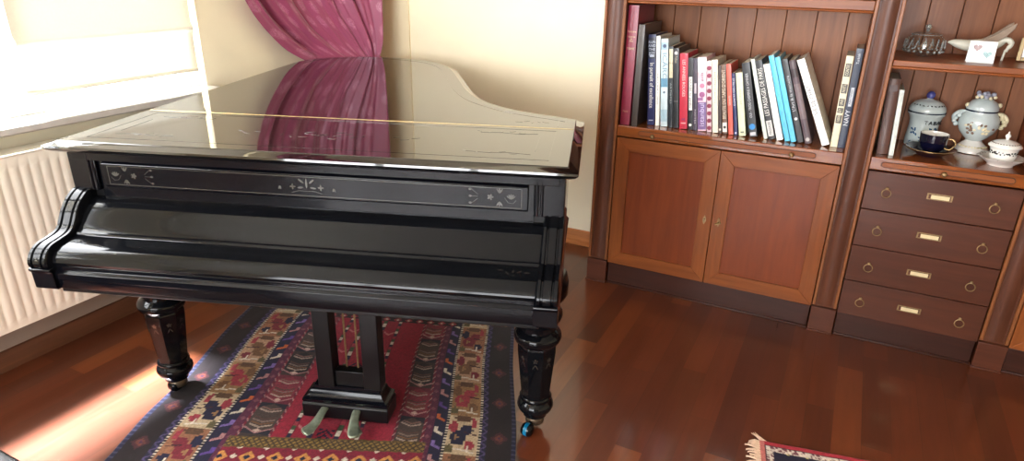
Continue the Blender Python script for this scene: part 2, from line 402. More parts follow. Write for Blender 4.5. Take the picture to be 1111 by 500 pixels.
# curtain --------------------------------------------------------------
ct = thing('curtain', 'magenta damask curtain gathered by a tieback in the corner behind the piano', 'curtain', (0, 0, 0))
def curtain():
    nu, nz = 260, 150
    vs, uv, fs = [], [], []
    zt, ztie, zb = 2.5, .95, .05
    left = [(2.5, 2.33), (1.75, 2.33), (1.45, 2.345), (1.31, 2.40), (1.20, 2.475), (1.09, 2.585), (1.01, 2.69), (.955, 2.82), (.93, 3.02)]
    def yl(z):
        if z <= left[-1][0]: return 3.02
        for (za, ya), (zc, yc) in zip(left, left[1:]):
            if zc <= z <= za:
                t = (za-z)/(za-zc); return ya+(yc-ya)*t
    lp = smooth_path([(y, z, 0) for z, y in left], 10)
    def ylz(z):
        best = None
        for a, b in zip(lp, lp[1:]):
            if (a.y-z)*(b.y-z) <= 0 and abs(a.y-b.y) > 1e-9:
                t = (a.y-z)/(a.y-b.y); return a.x+(b.x-a.x)*t
        return yl(z)
    for i in range(nz+1):
        w = i/nz
        for j in range(nu+1):
            s = j/nu
            # each thread runs from the rail down and sweeps to the tie; heights sag to the left
            z_end = ztie+.07*(1-s)**1.5*0
            z = zt+(zb-zt)*w
            if z > ztie:
                Y0 = ylz(z); spread = min(1, (z-ztie)/.55)
            else:
                Y0 = 3.02-.0*min(1, (ztie-z)/.3); spread = -min(1, (ztie-z)/.5)
            Y1 = 3.105-.015*math.exp(-((z-ztie)/.10)**2)
            # gather threads toward the right edge
            y = Y0+(Y1-Y0)*s**(1/(1+1.5*math.exp(-max(0, z-ztie)/.20))) if z > ztie else Y0+(Y1-Y0)*s**(1/2.5)
            q = (y-2.33)/(3.09-2.33)
            xb = float(np.interp(y, [2.33, 2.6, 2.8, 2.95, 3.05, 3.1], [-2.655, -2.652, -2.625, -2.54, -2.44, -2.405]))
            amp = (.012+.020*max(0, spread)) if z > ztie else .012+.02*(-spread)
            # folds run along the threads
            ph = s*2*PI*5.2+1.2*math.sin(3.1*s*PI+.4)+1.0*math.sin(2.2*z+5*s)
            x = xb+amp*(.65+.45*math.sin(7*s+1))*(math.sin(ph)+.42*math.sin(2.3*ph+1.3)+.16*math.sin(5.1*ph+z*5))*(.5+.5*min(1, q+.35))
            pinch = math.exp(-((z-ztie)/.05)**2)
            x = x*(1-pinch*.5)+(-2.425)*pinch*.5 if z > ztie-.2 else x
            x = min(x, -2.372+0*(q)) if y > 2.9 else x
            if z < 1.04 and y < 2.98: x = min(x, float(np.interp(y, [2.3, 2.58, 2.82, 2.94, 2.98], [-2.63, -2.635, -2.60, -2.52, -2.50])))
            x = max(x, XL+.01)
            vs.append((x, y, z)); uv.append((s*1.5, (1-w)*2.45))
    for i in range(nz):
        for j in range(nu):
            a = i*(nu+1)+j; fs.append((a, a+1, a+nu+2, a+nu+1))
    me = bpy.data.meshes.new('cloth'); me.from_pydata(vs, [], fs); me.update()
    ul = me.uv_layers.new(name='UVMap')
    li = np.empty(len(me.loops), dtype=np.int32); me.loops.foreach_get('vertex_index', li)
    ul.data.foreach_set('uv', np.array(uv, dtype=np.float32)[li].ravel())
    me.shade_smooth(); me.materials.append(M['curtain'])
    o = bpy.data.objects.new('cloth', me); COL.objects.link(o); o.parent = ct
    sd = o.modifiers.new('solid', 'SOLIDIFY'); sd.thickness = .002
curtain()
tb = []
for k in range(25):
    a = 2*PI*k/24
    tb.append((-2.43+.042*math.cos(a), 3.062+.052*math.sin(a), .95+.03*math.sin(a)))
MB().tube(tb[:-1], .011, 10, closed=True).build('tieback', M['tieback'], ct)
MB().tube([(-2.45, 3.09, .93), (-2.455, 3.2, .932), (-2.455, 3.307, .93)], .006, 8).build('tieback_hook', M['brass'], ct)
MB().tube([(-2.655, 2.30, 2.51), (-2.64, 2.6, 2.51), (-2.55, 2.85, 2.51), (-2.43, 3.10, 2.51)], .012, 10).build('rail', M['white'], ct)

# ------------------------------------------------------------------ rugs
def band_noise(a, b, seed, q=.008):
    rs = np.random.RandomState(seed); tab = rs.rand(512, 512)
    return tab[(np.floor(a/q).astype(int)) % 512, (np.floor(b/q).astype(int)) % 512]

def kilim_colors(s, v, u):
    n = len(s); C = np.zeros((n, 3))
    def c(r, g, b_): return np.array([r, g, b_], float)
    right = s > .5
    t = np.where(right, (1-s)*1.13, s)
    a = t*1.3                                     # metres from the edge
    q = .006
    aq = np.floor(a/q)*q; vq = np.floor(v/q)*q
    navy, maroon, red, cream, brown, black = c(24, 22, 52), c(70, 18, 34), c(150, 22, 48), c(196, 172, 138), c(112, 76, 46), c(22, 17, 20)
    tan, purple, olive, rose, white, orange = c(150, 112, 72), c(62, 36, 88), c(92, 82, 50), c(156, 48, 62), c(214, 200, 180), c(190, 92, 40)
    def put(mask, col): C[mask] = col
    put(np.ones(n, bool), maroon)
    # outer edge braid
    m = t < .014; put(m, navy); put(m & (np.mod(v, .022) < .008), c(56, 56, 82))
    # plain dark guard with faint flowers
    m = (t >= .014) & (t < .086); put(m, c(27, 15, 19))
    ph = np.mod(vq, .19)-.095; fr = np.abs(ph)+np.abs(aq-.062)
    put(m & (fr < .034), c(66, 26, 34)); put(m & (fr < .020), c(104, 52, 40)); put(m & (fr < .009), c(70, 34, 64))
    # zigzag strip
    m = (t >= .086) & (t < .104); put(m, navy)
    zz = np.abs(np.mod(v, .036)-.018)/.018; put(m & (np.abs(zz-(t-.086)/.018) < .22), c(74, 62, 104))
    # dotted lines
    for lo, hi in ((.104, .112), (.204, .212)):
        m = (t >= lo) & (t < hi); put(m, black); put(m & (np.mod(v, .014) < .006), white)
    # beast band
    m = (t >= .112) & (t < .204)
    bgi = np.floor(v/.20).astype(int)
    bgc = np.array([cream, tan, c(178, 140, 110), c(150, 100, 70)])
    put(m, bgc[0]); C[m] = bgc[np.mod(bgi, 4)][m]
    la = (t-.112)/.092; per = .20; lv = np.mod(v, per)/per; k = np.mod(np.floor(v/per), 4).astype(int)
    laq = np.floor(la*13)/13; lvq = np.floor(lv*20)/20
    cols = np.array([navy, rose, brown, c(120, 30, 44)])
    def blob(cx, cy, rx_, ry_, col):
        mm = m & (((laq-cx)/rx_)**2+((lvq-cy)/ry_)**2 < 1); C[mm] = col[mm] if hasattr(col, 'shape') and col.ndim == 2 else col
    ck = cols[k]; ck2 = cols[(k+1) % 4]
    blob(.62, .40, .26, .20, ck); blob(.35, .62, .20, .13, ck); blob(.80, .66, .14, .16, ck2); blob(.22, .22, .16, .12, ck2)
    blob(.5, .9, .3, .07, c(92, 62, 40)); blob(.66, .40, .08, .06, tan); blob(.85, .12, .12, .10, olive); blob(.12, .78, .10, .13, rose)
    st = m & ((np.abs(lv-(.08+.12*np.floor(la*4)/4)) < .018) & (la > .1) & (la < .75)); put(st, white)
    st = m & ((np.abs(la-(.30+.1*np.floor(lv*8)/8)) < .03) & (lv > .08) & (lv < .25)); put(st, white)
    st = m & (np.abs(lv-.52-.12*np.floor(la*5)/5) < .016) & (la > .05) & (la < .5); put(st, c(60, 20, 30))
    # navy band with hooks
    m = (t >= .212) & (t < .25); put(m, navy); la = (t-.212)/.038; lv = np.mod(v, .07)/.07; k = np.mod(np.floor(v/.07), 5).astype(int)
    hc = np.array([c(120, 96, 160), white, orange, c(90, 60, 140), c(170, 120, 120)])[k]
    hk = m & (((np.abs(lv-.25-.35*la) < .09) & (la > .15) & (la < .9)) | ((np.abs(la-.8) < .14) & (lv > .5) & (lv < .85)))
    C[hk] = hc[hk]
    # purple-maroon band
    m = (t >= .25) & (t < .274); put(m, c(86, 28, 56)); put(m & (np.abs(np.mod(v, .05)-.025)+np.abs(a-.341) < .011), c(120, 66, 80))
    # barber stripes
    for lo, hi in ((.274, .282), (.358, .366)):
        m = (t >= lo) & (t < hi); put(m, c(110, 20, 40)); put(m & (np.mod(v+(t-lo)*2.2, .034) < .013), c(170, 124, 120)); put(m & (np.mod(v+(t-lo)*2.2, .034) < .004), navy)
    # chevron hexagons
    m = (t >= .282) & (t < .358); la = np.abs((t-.32)/.038); per = .17; lv = np.mod(v, per)/per; k = np.mod(np.floor(v/per), 3).astype(int)
    base = np.array([c(28, 26, 40), c(104, 28, 46), c(58, 44, 40)]); C[m] = base[k][m]
    hexm = m & (lv > .04+.16*la) & (lv < .97-.16*la)
    inner = np.array([c(70, 56, 50), c(128, 40, 56), c(36, 30, 32)]); C[hexm] = inner[k][hexm]
    for off, col in ((.22, c(176, 156, 140)), (.30, brown), (.38, c(130, 108, 98)), (.46, c(84, 56, 48)), (.70, c(170, 146, 134)), (.78, c(128, 92, 84))):
        cm = hexm & (np.abs(lv-off-.10*la) < .022) & (la < .82); put(cm, col)
    put(m & (la < .3*(1-np.abs(lv-.12)/.055)), c(206, 176, 160)); put(m & ((np.abs(lv-.04-.16*la) < .02)), c(180, 130, 130))
    # centre field
    m = t >= .366; put(m, red)
    x = (s-.5)*1.3
    for cx, w_, per in ((-.115, .010, .085), (.115, .010, .085), (-.045, .012, .12), (.045, .012, .12)):
        mm = m & (np.abs(x-cx) < w_); put(mm, c(116, 16, 40)); kk = np.mod(np.floor(v/(per/4)), 4).astype(int)
        cc = np.array([navy, white, c(60, 80, 50), rose])[kk]; m2 = mm & (np.abs(x-cx) < w_*.6); C[m2] = cc[m2]
    fig = m & (np.abs(np.floor(x/q)*q) < .03) & (np.mod(vq, .2) < .06) & (np.mod(vq+np.abs(np.floor(x/q)*q), .024) < .010); put(fig, navy)
    fig = m & (np.abs(np.abs(x)-.082) < .022) & (np.abs(np.mod(v, .16)-.05-.8*np.abs(np.abs(x)-.082)) < .006); put(fig, c(190, 110, 110))
    # golden end band and the field beyond it
    b0 = -.07+.1*(u-.42)
    inn = t >= .262
    m = inn & (v > b0) & (v < b0+.054); put(m, c(136, 108, 48))
    lt = np.minimum(np.abs(np.mod(u+v, .022)-.011), np.abs(np.mod(u-v, .022)-.011)); put(m & (lt < .0035), c(60, 44, 28))
    put(m & ((v-b0 < .006) | (v-b0 > .048)), c(96, 74, 34))
    m = inn & (v <= b0); put(m, c(128, 22, 46))
    d = np.abs(np.mod(u, .09)-.045)+np.abs(np.mod(v-b0, .09)-.045); put(m & (d < .028), c(206, 140, 70)); put(m & (d < .012), navy)
    d = np.abs(np.mod(u+.045, .09)-.045)+np.abs(np.mod(v-b0+.02, .045)-.022); put(m & (d < .012), white)
    # far end row of dotted squares
    m = (t >= .23) & (v > .80) & (v < .835); put(m, black); d = np.abs(np.mod(u, .05)-.025)+np.abs(v-.818); put(m & (d < .018), rose); put(m & (d < .007), white)
    m = (t >= .014) & (v >= .835) ; put(m, c(66, 22, 36)); put(m & (np.mod(u+v, .06) < .012), c(150, 110, 80))
    # woven unevenness
    C *= (.70+.24*band_noise(u, v, 5, .004))[:, None]
    return np.clip(C, 0, 255)

def srgb2lin(c):
    c = c/255.; return np.where(c <= .04045, c/12.92, ((c+.055)/1.055)**2.4)

def rug_mesh(name, nu, nv, pos, colors, mat, parent, thick=.006):
    """pos(i/nu, j/nv arrays) -> xyz, closed slab with per-point woven colour"""
    S_, T_ = np.meshgrid(np.linspace(0, 1, nu+1), np.linspace(0, 1, nv+1), indexing='xy')
    s, t = S_.ravel(), T_.ravel(); P = pos(s, t); n = len(s)
    cols = colors(s, t, P)
    i, j = np.meshgrid(np.arange(nu), np.arange(nv), indexing='xy'); a = (j*(nu+1)+i).ravel()
    top = np.stack([a, a+1, a+nu+2, a+nu+1], 1)
    low = P.copy(); low[:, 2] = P[:, 2]-thick
    edge = list(range(nu+1))+[(k+1)*(nu+1)-1 for k in range(1, nv+1)]+[nv*(nu+1)+k for k in range(nu-1, -1, -1)]+[k*(nu+1) for k in range(nv-1, 0, -1)]
    e = np.array(edge); e2 = np.roll(e, -1)
    side = np.stack([e, e+n, e2+n, e2], 1)
    bottom = top[:, ::-1]+n
    fs = np.concatenate([top, side, bottom])
    me = bpy.data.meshes.new(name); V = np.concatenate([P, low])
    me.vertices.add(len(V)); me.vertices.foreach_set('co', V.astype(np.float32).ravel())
    me.loops.add(fs.size); me.loops.foreach_set('vertex_index', fs.astype(np.int32).ravel())
    me.polygons.add(len(fs)); me.polygons.foreach_set('loop_start', np.arange(0, fs.size, 4, dtype=np.int32)); me.polygons.foreach_set('loop_total', np.full(len(fs), 4, dtype=np.int32))
    me.update(calc_edges=True)
    at = me.color_attributes.new('weave', 'FLOAT_COLOR', 'POINT')
    cc = np.ones((len(V), 4), np.float32); L3 = srgb2lin(cols); cc[:n, :3] = L3; cc[n:, :3] = L3
    at.data.foreach_set('color', cc.ravel())
    me.shade_smooth(); me.materials.append(mat)
    o = bpy.data.objects.new(name, me); COL.objects.link(o)
    if parent: o.parent = parent
    return o
M['kilim'] = vcol_mat('kilim_wool', 'weave', rough=.85, sheen=.1, spec=.2)
PO = Vector((-2.01184, 1.076215, 0)); PYAW = .34356

rug = thing('rug', 'large patterned red kilim rug under the piano with striped borders', 'rug', PO, PYAW)
def kpos(s, t):
    v = -.60+t*(1.30+.60)
    left = .042-.022*np.clip(v, -.3, 1.3)+.008*np.sin(v*7)+.02*np.exp(-((v+.2)/.15)**2)
    right = 1.354-.132*v+.004*np.sin(v*9)
    u = left+(right-left)*s
    z = .007+.0022*np.sin(v*13+u*5)*np.exp(-(s/.06)**2)*1.0+.0008*np.sin(40*u)*np.sin(31*v)
    z = np.maximum(z, .0062)
    return np.stack([u, v, z], 1)
rug_mesh('woven_field', 400, 520, kpos, lambda s, t, P: kilim_colors(s, P[:, 1], P[:, 0]), M['kilim'], rug)

# small fringed rug, lower right
r2 = thing('small_rug', 'small navy and red rug with a pale fringe lying on bare boards at right', 'rug', (-.053, 2.011, 0), math.radians(11))
def s_cols(s, t, P):
    x, y = P[:, 0], -P[:, 1]; n = len(x); C = np.tile(np.array([26, 24, 48.]), (n, 1))
    d = np.minimum(np.minimum(x, 1.1-x), np.minimum(y, .7-y))
    q = .004; xq, yq = np.floor(x/q)*q, np.floor(y/q)*q
    fl = np.mod(xq, .06)-.03; fm = np.mod(yq-.065, .07)-.035
    rr = np.hypot(fl, fm); an = np.arctan2(fm, fl)
    m = rr < .012+.008*np.cos(4*an); C[m] = (196, 190, 120)
    C[rr < .004] = (120, 60, 50)
    m = np.abs(np.abs(fl)-.022)+np.abs(fm-.012) < .006; C[m] = (170, 168, 160)
    m = y > .16; C[m] = (122, 26, 40)
    m = (y > .16) & (rr < .014); C[m] = (190, 150, 90)
    m = d < .046; C[m] = (206, 196, 184); m = (d < .046) & (band_noise(x, y, 3, .006) > .66); C[m] = (110, 66, 76)
    m = (d < .024); C[m] = (44, 24, 34)
    m = (d < .018); C[m] = (164, 40, 56)
    m = (x < .018); C[m] = (190, 110, 104)
    return C*(.9+.2*band_noise(x, y, 9, .003))[:, None]
rug_mesh('woven_field', 260, 170, lambda s, t: np.stack([s*1.1, -t*.7, .008+.0006*np.sin(s*60)], 1), s_cols, M['kilim'], r2, .006)
M['fringe'] = plain('fringe_cotton', (214, 184, 160), .15, 60, rough=.9)
fr = MB(); rs = random.Random(4)
for k in range(58):
    y = -.004-k*.012; L_ = .026+rs.random()*.020; bend = (rs.random()-.3)*.02
    for q in range(2):
        yy = y-q*.005
        fr.tube([(.004, yy, .006), (-.4*L_, yy+bend*.4, .010), (-.8*L_, yy+bend*.9+.004*q, .006), (-L_, yy+bend*1.2, .0035)], [.0032, .0030, .0024, .001], 5)
for k in range(3):
    fr.tube([(.01+.008*k, .0, .006), (-.005+.004*k, .018, .009), (-.02+.006*k, .036+.004*k, .004)], [.003, .003, .001], 5)
fr.build('fringe', M['fringe'], r2)['kind'] = 'stuff'

# ------------------------------------------------------------------ grand piano
pn = thing('grand_piano', 'black lacquered antique grand piano with closed lid standing on the kilim rug', 'piano', PO, PYAW)
PW = 1.475
right_out = smooth_path([(PW, .569, 0), (1.417, .601, 0), (1.326, .643, 0), (1.245, .690, 0), (1.135, .796, 0), (1.063, .902, 0), (.996, 1.053, 0), (.946, 1.203, 0), (.867, 1.446, 0), (.805, 1.615, 0), (.735, 1.735, 0), (.645, 1.825, 0), (.50, 1.885, 0), (.357, 1.912, 0), (.20, 1.885, 0), (.085, 1.815, 0), (.02, 1.72, 0), (0, 1.60, 0)], 5)
main_out = [(p.x, p.y) for p in right_out]

def offset_poly(poly, d, weights=None):
    n = len(poly); out = []
    area = sum(poly[i][0]*poly[(i+1) % n][1]-poly[(i+1) % n][0]*poly[i][1] for i in range(n))
    sg = 1 if area > 0 else -1
    for i in range(n):
        p0, p1, p2 = Vector(poly[i-1]), Vector(poly[i]), Vector(poly[(i+1) % n])
        e1 = (p1-p0).normalized(); e2 = (p2-p1).normalized()
        n1 = Vector((e1.y, -e1.x))*sg; n2 = Vector((e2.y, -e2.x))*sg
        w1 = weights[i-1] if weights else 1; w2 = weights[i] if weights else 1
        # intersect offset lines
        a, b = p1+n1*d*w1, p1+n2*d*w2
        den = e1.x*e2.y-e1.y*e2.x
        if abs(den) < .05: out.append(tuple((a+b)/2))
        else:
            t = ((b.x-a.x)*e2.y-(b.y-a.y)*e2.x)/den; out.append(tuple(a+e1*t))
    return out
LIDP = [(-.012, .962), (.004, .966), (.022, .975), (.030, .983), (.029, .989), (.004, .997), (0, 1.0)]
def lid_piece(name, poly, w):
    m = MB()
    m.loft([[(x, y, z) for x, y in offset_poly(poly, d, w)] for d, z in LIDP])
    return m.build(name, M['lid'], pn, smooth=30)
H = .425
flap_poly = [(0, 0), (PW, 0), (PW, H), (0, H)]
flap = lid_piece('lid_flap', flap_poly, [1, 1, 0, 1])
mp_ = [(0, H+.003), (PW, H+.003)]+main_out
lid = lid_piece('main_lid', mp_, [0]+[1]*(len(mp_)-1))
MB().box(.004, PW-.004, H-.0015, H+.0045, .994, 1.0010).build('lid_hinge', M['brass'], flap, bevel=.0006)

# inlay helpers on a plane: origin o, axes a,b, normal n
def flat(mb, pts, o, a, b, nrm, th=.0006):
    o, a, b, nrm = Vector(o), Vector(a), Vector(b), Vector(nrm)
    lo = [o+a*p[0]+b*p[1]-nrm*.001 for p in pts]; hi = [o+a*p[0]+b*p[1]+nrm*th for p in pts]
    mb.loft([lo, hi])
def petal(mb, cx, cy, ang, L_, w, *pl):
    pts = []
    for k in range(8):
        t = k/8*2*PI; x = L_/2*(1+math.cos(t)); y = w/2*math.sin(t)
        pts.append((cx+x*math.cos(ang)-y*math.sin(ang), cy+x*math.sin(ang)+y*math.cos(ang)))
    flat(mb, pts, *pl)
def flower(mb, cx, cy, r, n, *pl, a0=0):
    for k in range(n): petal(mb, cx, cy, a0+2*PI*k/n, r, r*.55, *pl)
def stem(mb, pts, w, *pl):
    for (x0, y0), (x1, y1) in zip(pts, pts[1:]):
        d = Vector((x1-x0, y1-y0)); l = d.length; d.normalize(); nx, ny = -d.y*w/2, d.x*w/2
        flat(mb, [(x0+nx, y0+ny), (x1+nx, y1+ny), (x1-nx, y1-ny), (x0-nx, y0-ny)], *pl)
# lid inlay
lp = ((0, 0, 1.0), (1, 0, 0), (0, 1, 0), (0, 0, 1))
li = MB()
for x0, x1, y0, y1, w in ((.055, PW-.055, .05, H-.035, .0014),):
    stem(li, [(x0, y0), (x1, y0), (x1, y1), (x0, y1), (x0, y0)], w, *lp)
for sx in (1, -1):
    bx = PW/2+sx*(PW/2-.17)
    for by, sy in ((.10, 1), (H-.085, -1)):
        for k in range(5): petal(li, bx-sx*.03*k, by+.012*math.sin(k*1.7), .6*k, .022, .006, *lp)
        stem(li, [(bx+sx*.06, by), (bx, by+.01*sy), (bx-sx*.06, by), (bx-sx*.12, by+.008*sy)], .0018, *lp)
    stem(li, [(PW/2+sx*(PW/2-.10), .14), (PW/2+sx*(PW/2-.10), H-.13)], .002, *lp)
li.build('inlay', M['inlay_dim'], flap, smooth=None)
lc = MB(); cx, cy = PW/2-.02, .20
flower(lc, cx, cy, .020, 6, *lp)
for sx in (1, -1):
    for k in range(4):
        petal(lc, cx+sx*(.035+.03*k), cy+.02*math.sin(k*2.1), .5*k*sx, .024, .008, *lp)
    for dy in (.035, -.035): petal(lc, cx+sx*.03, cy+dy, (PI if sx < 0 else 0)+.3*dy*20, .035, .006, *lp)
    for k in range(3): petal(lc, cx+sx*(.22+.028*k), cy+.012*(-1)**k, .4*sx, .026, .007, *lp)
lc.build('inlay', M['inlay'], flap, smooth=None)
ml = MB()
for k in range(5): petal(ml, PW-.20+.028*k, H+.075+.010*math.sin(k*2.2), .7*k, .024, .007, *lp)
stem(ml, [(PW-.055, H+.03), (PW-.055, H+.12)], .002, *lp)
ml.build('inlay', M['inlay_dim'], lid, smooth=None)
# a line of inlay set in from the curved rim
io = offset_poly(mp_, -.05)
st_ = [p for p in io[2:]]
ml2 = MB(); stem(ml2, st_, .0014, *lp); ml2.build('inlay_line', M['inlay_dim'], lid, smooth=None)

# case and rim
case_poly = [(0.0, .05), (PW, .05)]+main_out
cp = offset_poly(case_poly, -.012)
cm = MB(); cm.loft([[(x, y, z) for x, y in offset_poly(case_poly, d)] for d, z in ((-.02, .60), (-.008, .61), (-.006, .64), (-.014, .65), (-.014, .93), (-.010, .94), (-.012, .963))])
case = cm.build('case', M['black'], pn, smooth=35)
# front frame: nameboard
MB().box(.02, PW-.02, .014, .06, .938, .963).build('top_rail', M['black_panel'], pn, bevel=.002)
MB().box(.09, 1.385, .028, .06, .822, .94).build('nameboard', M['black_panel'], pn)
npn = MB()
# raised field
npn.prism([(.028, .856), (.018, .862), (.018, .930), (.028, .936)], 'x', .105, 1.370)
nb = npn.build('nameboard_panel', M['black_panel'], pn, bevel=.002)
pl = ((0, .018, 0), (1, 0, 0), (0, 0, 1), (0, -1, 0))
ni = MB(); stem(ni, [(.125, .868), (1.352, .868), (1.352, .924), (.125, .924), (.125, .868)], .0016, *pl)
ni.build('inlay_border', M['inlay'], nb, smooth=None)
fl = MB()
def spray(mb, bx, bz, sx, *p):
    flower(mb, bx, bz, .0095, 5, *p)
    for ang, L_ in ((.9, .024), (-.9, .024)):
        for da in (-.35, 0, .35): petal(mb, bx+sx*.022+sx*.004, bz+(.012 if ang > 0 else -.012), (PI/2 if ang > 0 else -PI/2)+da*1.6, .016, .0045, *p)
    for dz in (.020, 0, -.020):
        stem(mb, [(bx-sx*.035, bz+dz*.3), (bx-sx*.052, bz+dz)], .0012, *p); petal(mb, bx-sx*.052, bz+dz, PI if sx > 0 else 0, .009, .007, *p)
    for da in (-.9, -.45, 0, .45, .9): petal(mb, bx+sx*.058, bz-.004, (PI/2)+da, .016, .004, *p)
    stem(mb, [(bx+sx*.04, bz), (bx+sx*.05, bz-.014), (bx+sx*.064, bz-.016), (bx+sx*.072, bz-.006)], .001, *p)
spray(fl, 1.265, .897, 1, *pl); spray(fl, .205, .897, -1, *pl)
for sx in (1, -1):
    petal(fl, .735+sx*.008, .905, PI/2-sx*.9, .020, .006, *pl); petal(fl, .735+sx*.010, .893, PI/2-sx*1.7, .018, .006, *pl)
    flower(fl, .735+sx*.042, .894, .009, 4, *pl); petal(fl, .735+sx*.085, .884, PI/2+sx*.5, .012, .005, *pl); petal(fl, .735+sx*.078, .884, PI/2-sx*.1, .010, .004, *pl)
petal(fl, .735, .89, PI/2, .03, .006, *pl)
stem(fl, [(.69, .876), (.71, .882), (.76, .882), (.78, .876)], .0012, *pl)
fl.build('inlay_flowers', M['inlay'], nb, smooth=None)
# fluted corner posts
for x0, x1 in ((.0, .092), (PW-.092, PW)):
    pm = MB().box(x0+.004, x1-.004, .018, .08, .846, .963)
    post = pm.build('corner_post', M['black_panel'], pn, bevel=.003)
    fm = MB()
    inner = x1 if x0 < .1 else x0
    for k in range(2):
        xc = (inner-.012-.013*k) if x0 < .1 else (inner+.012+.013*k)
        fm.lathe([(.005, .85), (.005, .958)], (xc, .018, 0), 10)
    fm.build('flute', M['black_panel'], post)
# groove rail under the nameboard
MB().box(.058, PW-.058, .035, .08, .80, .846).build('nameboard_groove', M['black_dull'], pn)
# cheeks: S-curved key arms
CH = [(.10, .852), (.03, .852), (.0, .846), (-.030, .828), (-.054, .804), (-.070, .780), (-.084, .762), (-.104, .753), (-.135, .749), (-.162, .746), (-.184, .737), (-.199, .722), (-.207, .705), (-.205, .692), (-.198, .684)]
chs = [(p.x, p.y) for p in smooth_path([(a, b, 0) for a, b in CH], 5)]
def cheek_poly(d):
    c = [(p[0], p[1]) for p in chs]
    out = []
    for i, p in enumerate(c):
        a = Vector(c[max(i-1, 0)]); b = Vector(c[min(i+1, len(c)-1)]); t = (b-a).normalized(); nn = Vector((t.y, -t.x))
        out.append((p[0]-nn.x*d*-1*-1, p[1]-nn.y*d) if False else (p[0]+nn.x*d, p[1]+nn.y*d))
    return out+[(-.15, .683), (.10, .683)]
for x0, sg in ((0.0, 1), (PW, -1)):
    xs = [(0, -.006), (.004, 0), (.012, 0), (.014, -.005), (.018, -.005), (.020, 0), (.040, 0), (.042, -.005), (.046, -.005), (.048, 0), (.055, 0), (.059, -.006)]
    cmx = MB(); cmx.loft([[(x0+sg*dx, y, z) for y, z in cheek_poly(d)] for dx, d in xs])
    ck = cmx.build('key_arm', M['black'], pn, smooth=45)
    a, b = sorted((x0, x0+sg*.064))
    MB().prism([(-.206, .686), (-.208, .680), (-.200, .672), (-.198, .624), (-.190, .618), (.10, .618), (.10, .686)], 'x', a, b).build('arm_block', M['black_panel'], ck, bevel=.002)
# fallboard, closed over the keys
FB = [(.05, .822), (.03, .824), (.008, .820), (-.016, .806), (-.038, .786), (-.056, .766), (-.070, .754), (-.082, .749), (-.086, .743), (-.096, .7405), (-.125, .737), (-.150, .733), (-.170, .725), (-.182, .713), (-.186, .700), (-.182, .690), (.05, .690)]
MB().prism(FB, 'x', .060, PW-.060).build('fallboard', M['black'], pn, smooth=28, bevel=.0015)
fpl = ((0, -.027, .796), (1, 0, 0), (0, -.6656, -.7463), (0, -.7463, .6656))
fi = MB()
# keyslip with its bands
KS = [(.05, .692), (-.176, .692), (-.180, .688), (-.180, .676), (-.186, .672), (-.190, .668), (-.190, .650), (-.184, .647), (-.184, .630), (-.180, .618), (-.172, .612), (.05, .612)]
MB().prism(KS, 'x', .062, PW-.062).build('keyslip', M['black_panel'], pn, smooth=30, bevel=.001)
MB().box(.05, PW-.05, -.165, .42, .598, .618).build('keybed', M['black_dull'], pn, bevel=.003)
for sx in (1, -1):
    fb2 = MB(); bx = PW/2+sx*(PW/2-.17)
    # small sprays on the flat lip of the fallboard
    p2 = ((0, -.112, .7386), (1, 0, 0), (0, -.998, -.12), (0, -.12, .998))
    for k in range(5): petal(fb2, bx+sx*.022*k, .006*math.sin(2*k), .8*k, .016, .005, *p2)
    fb2.build('inlay_flowers', M['inlay_dim'], pn, smooth=None)

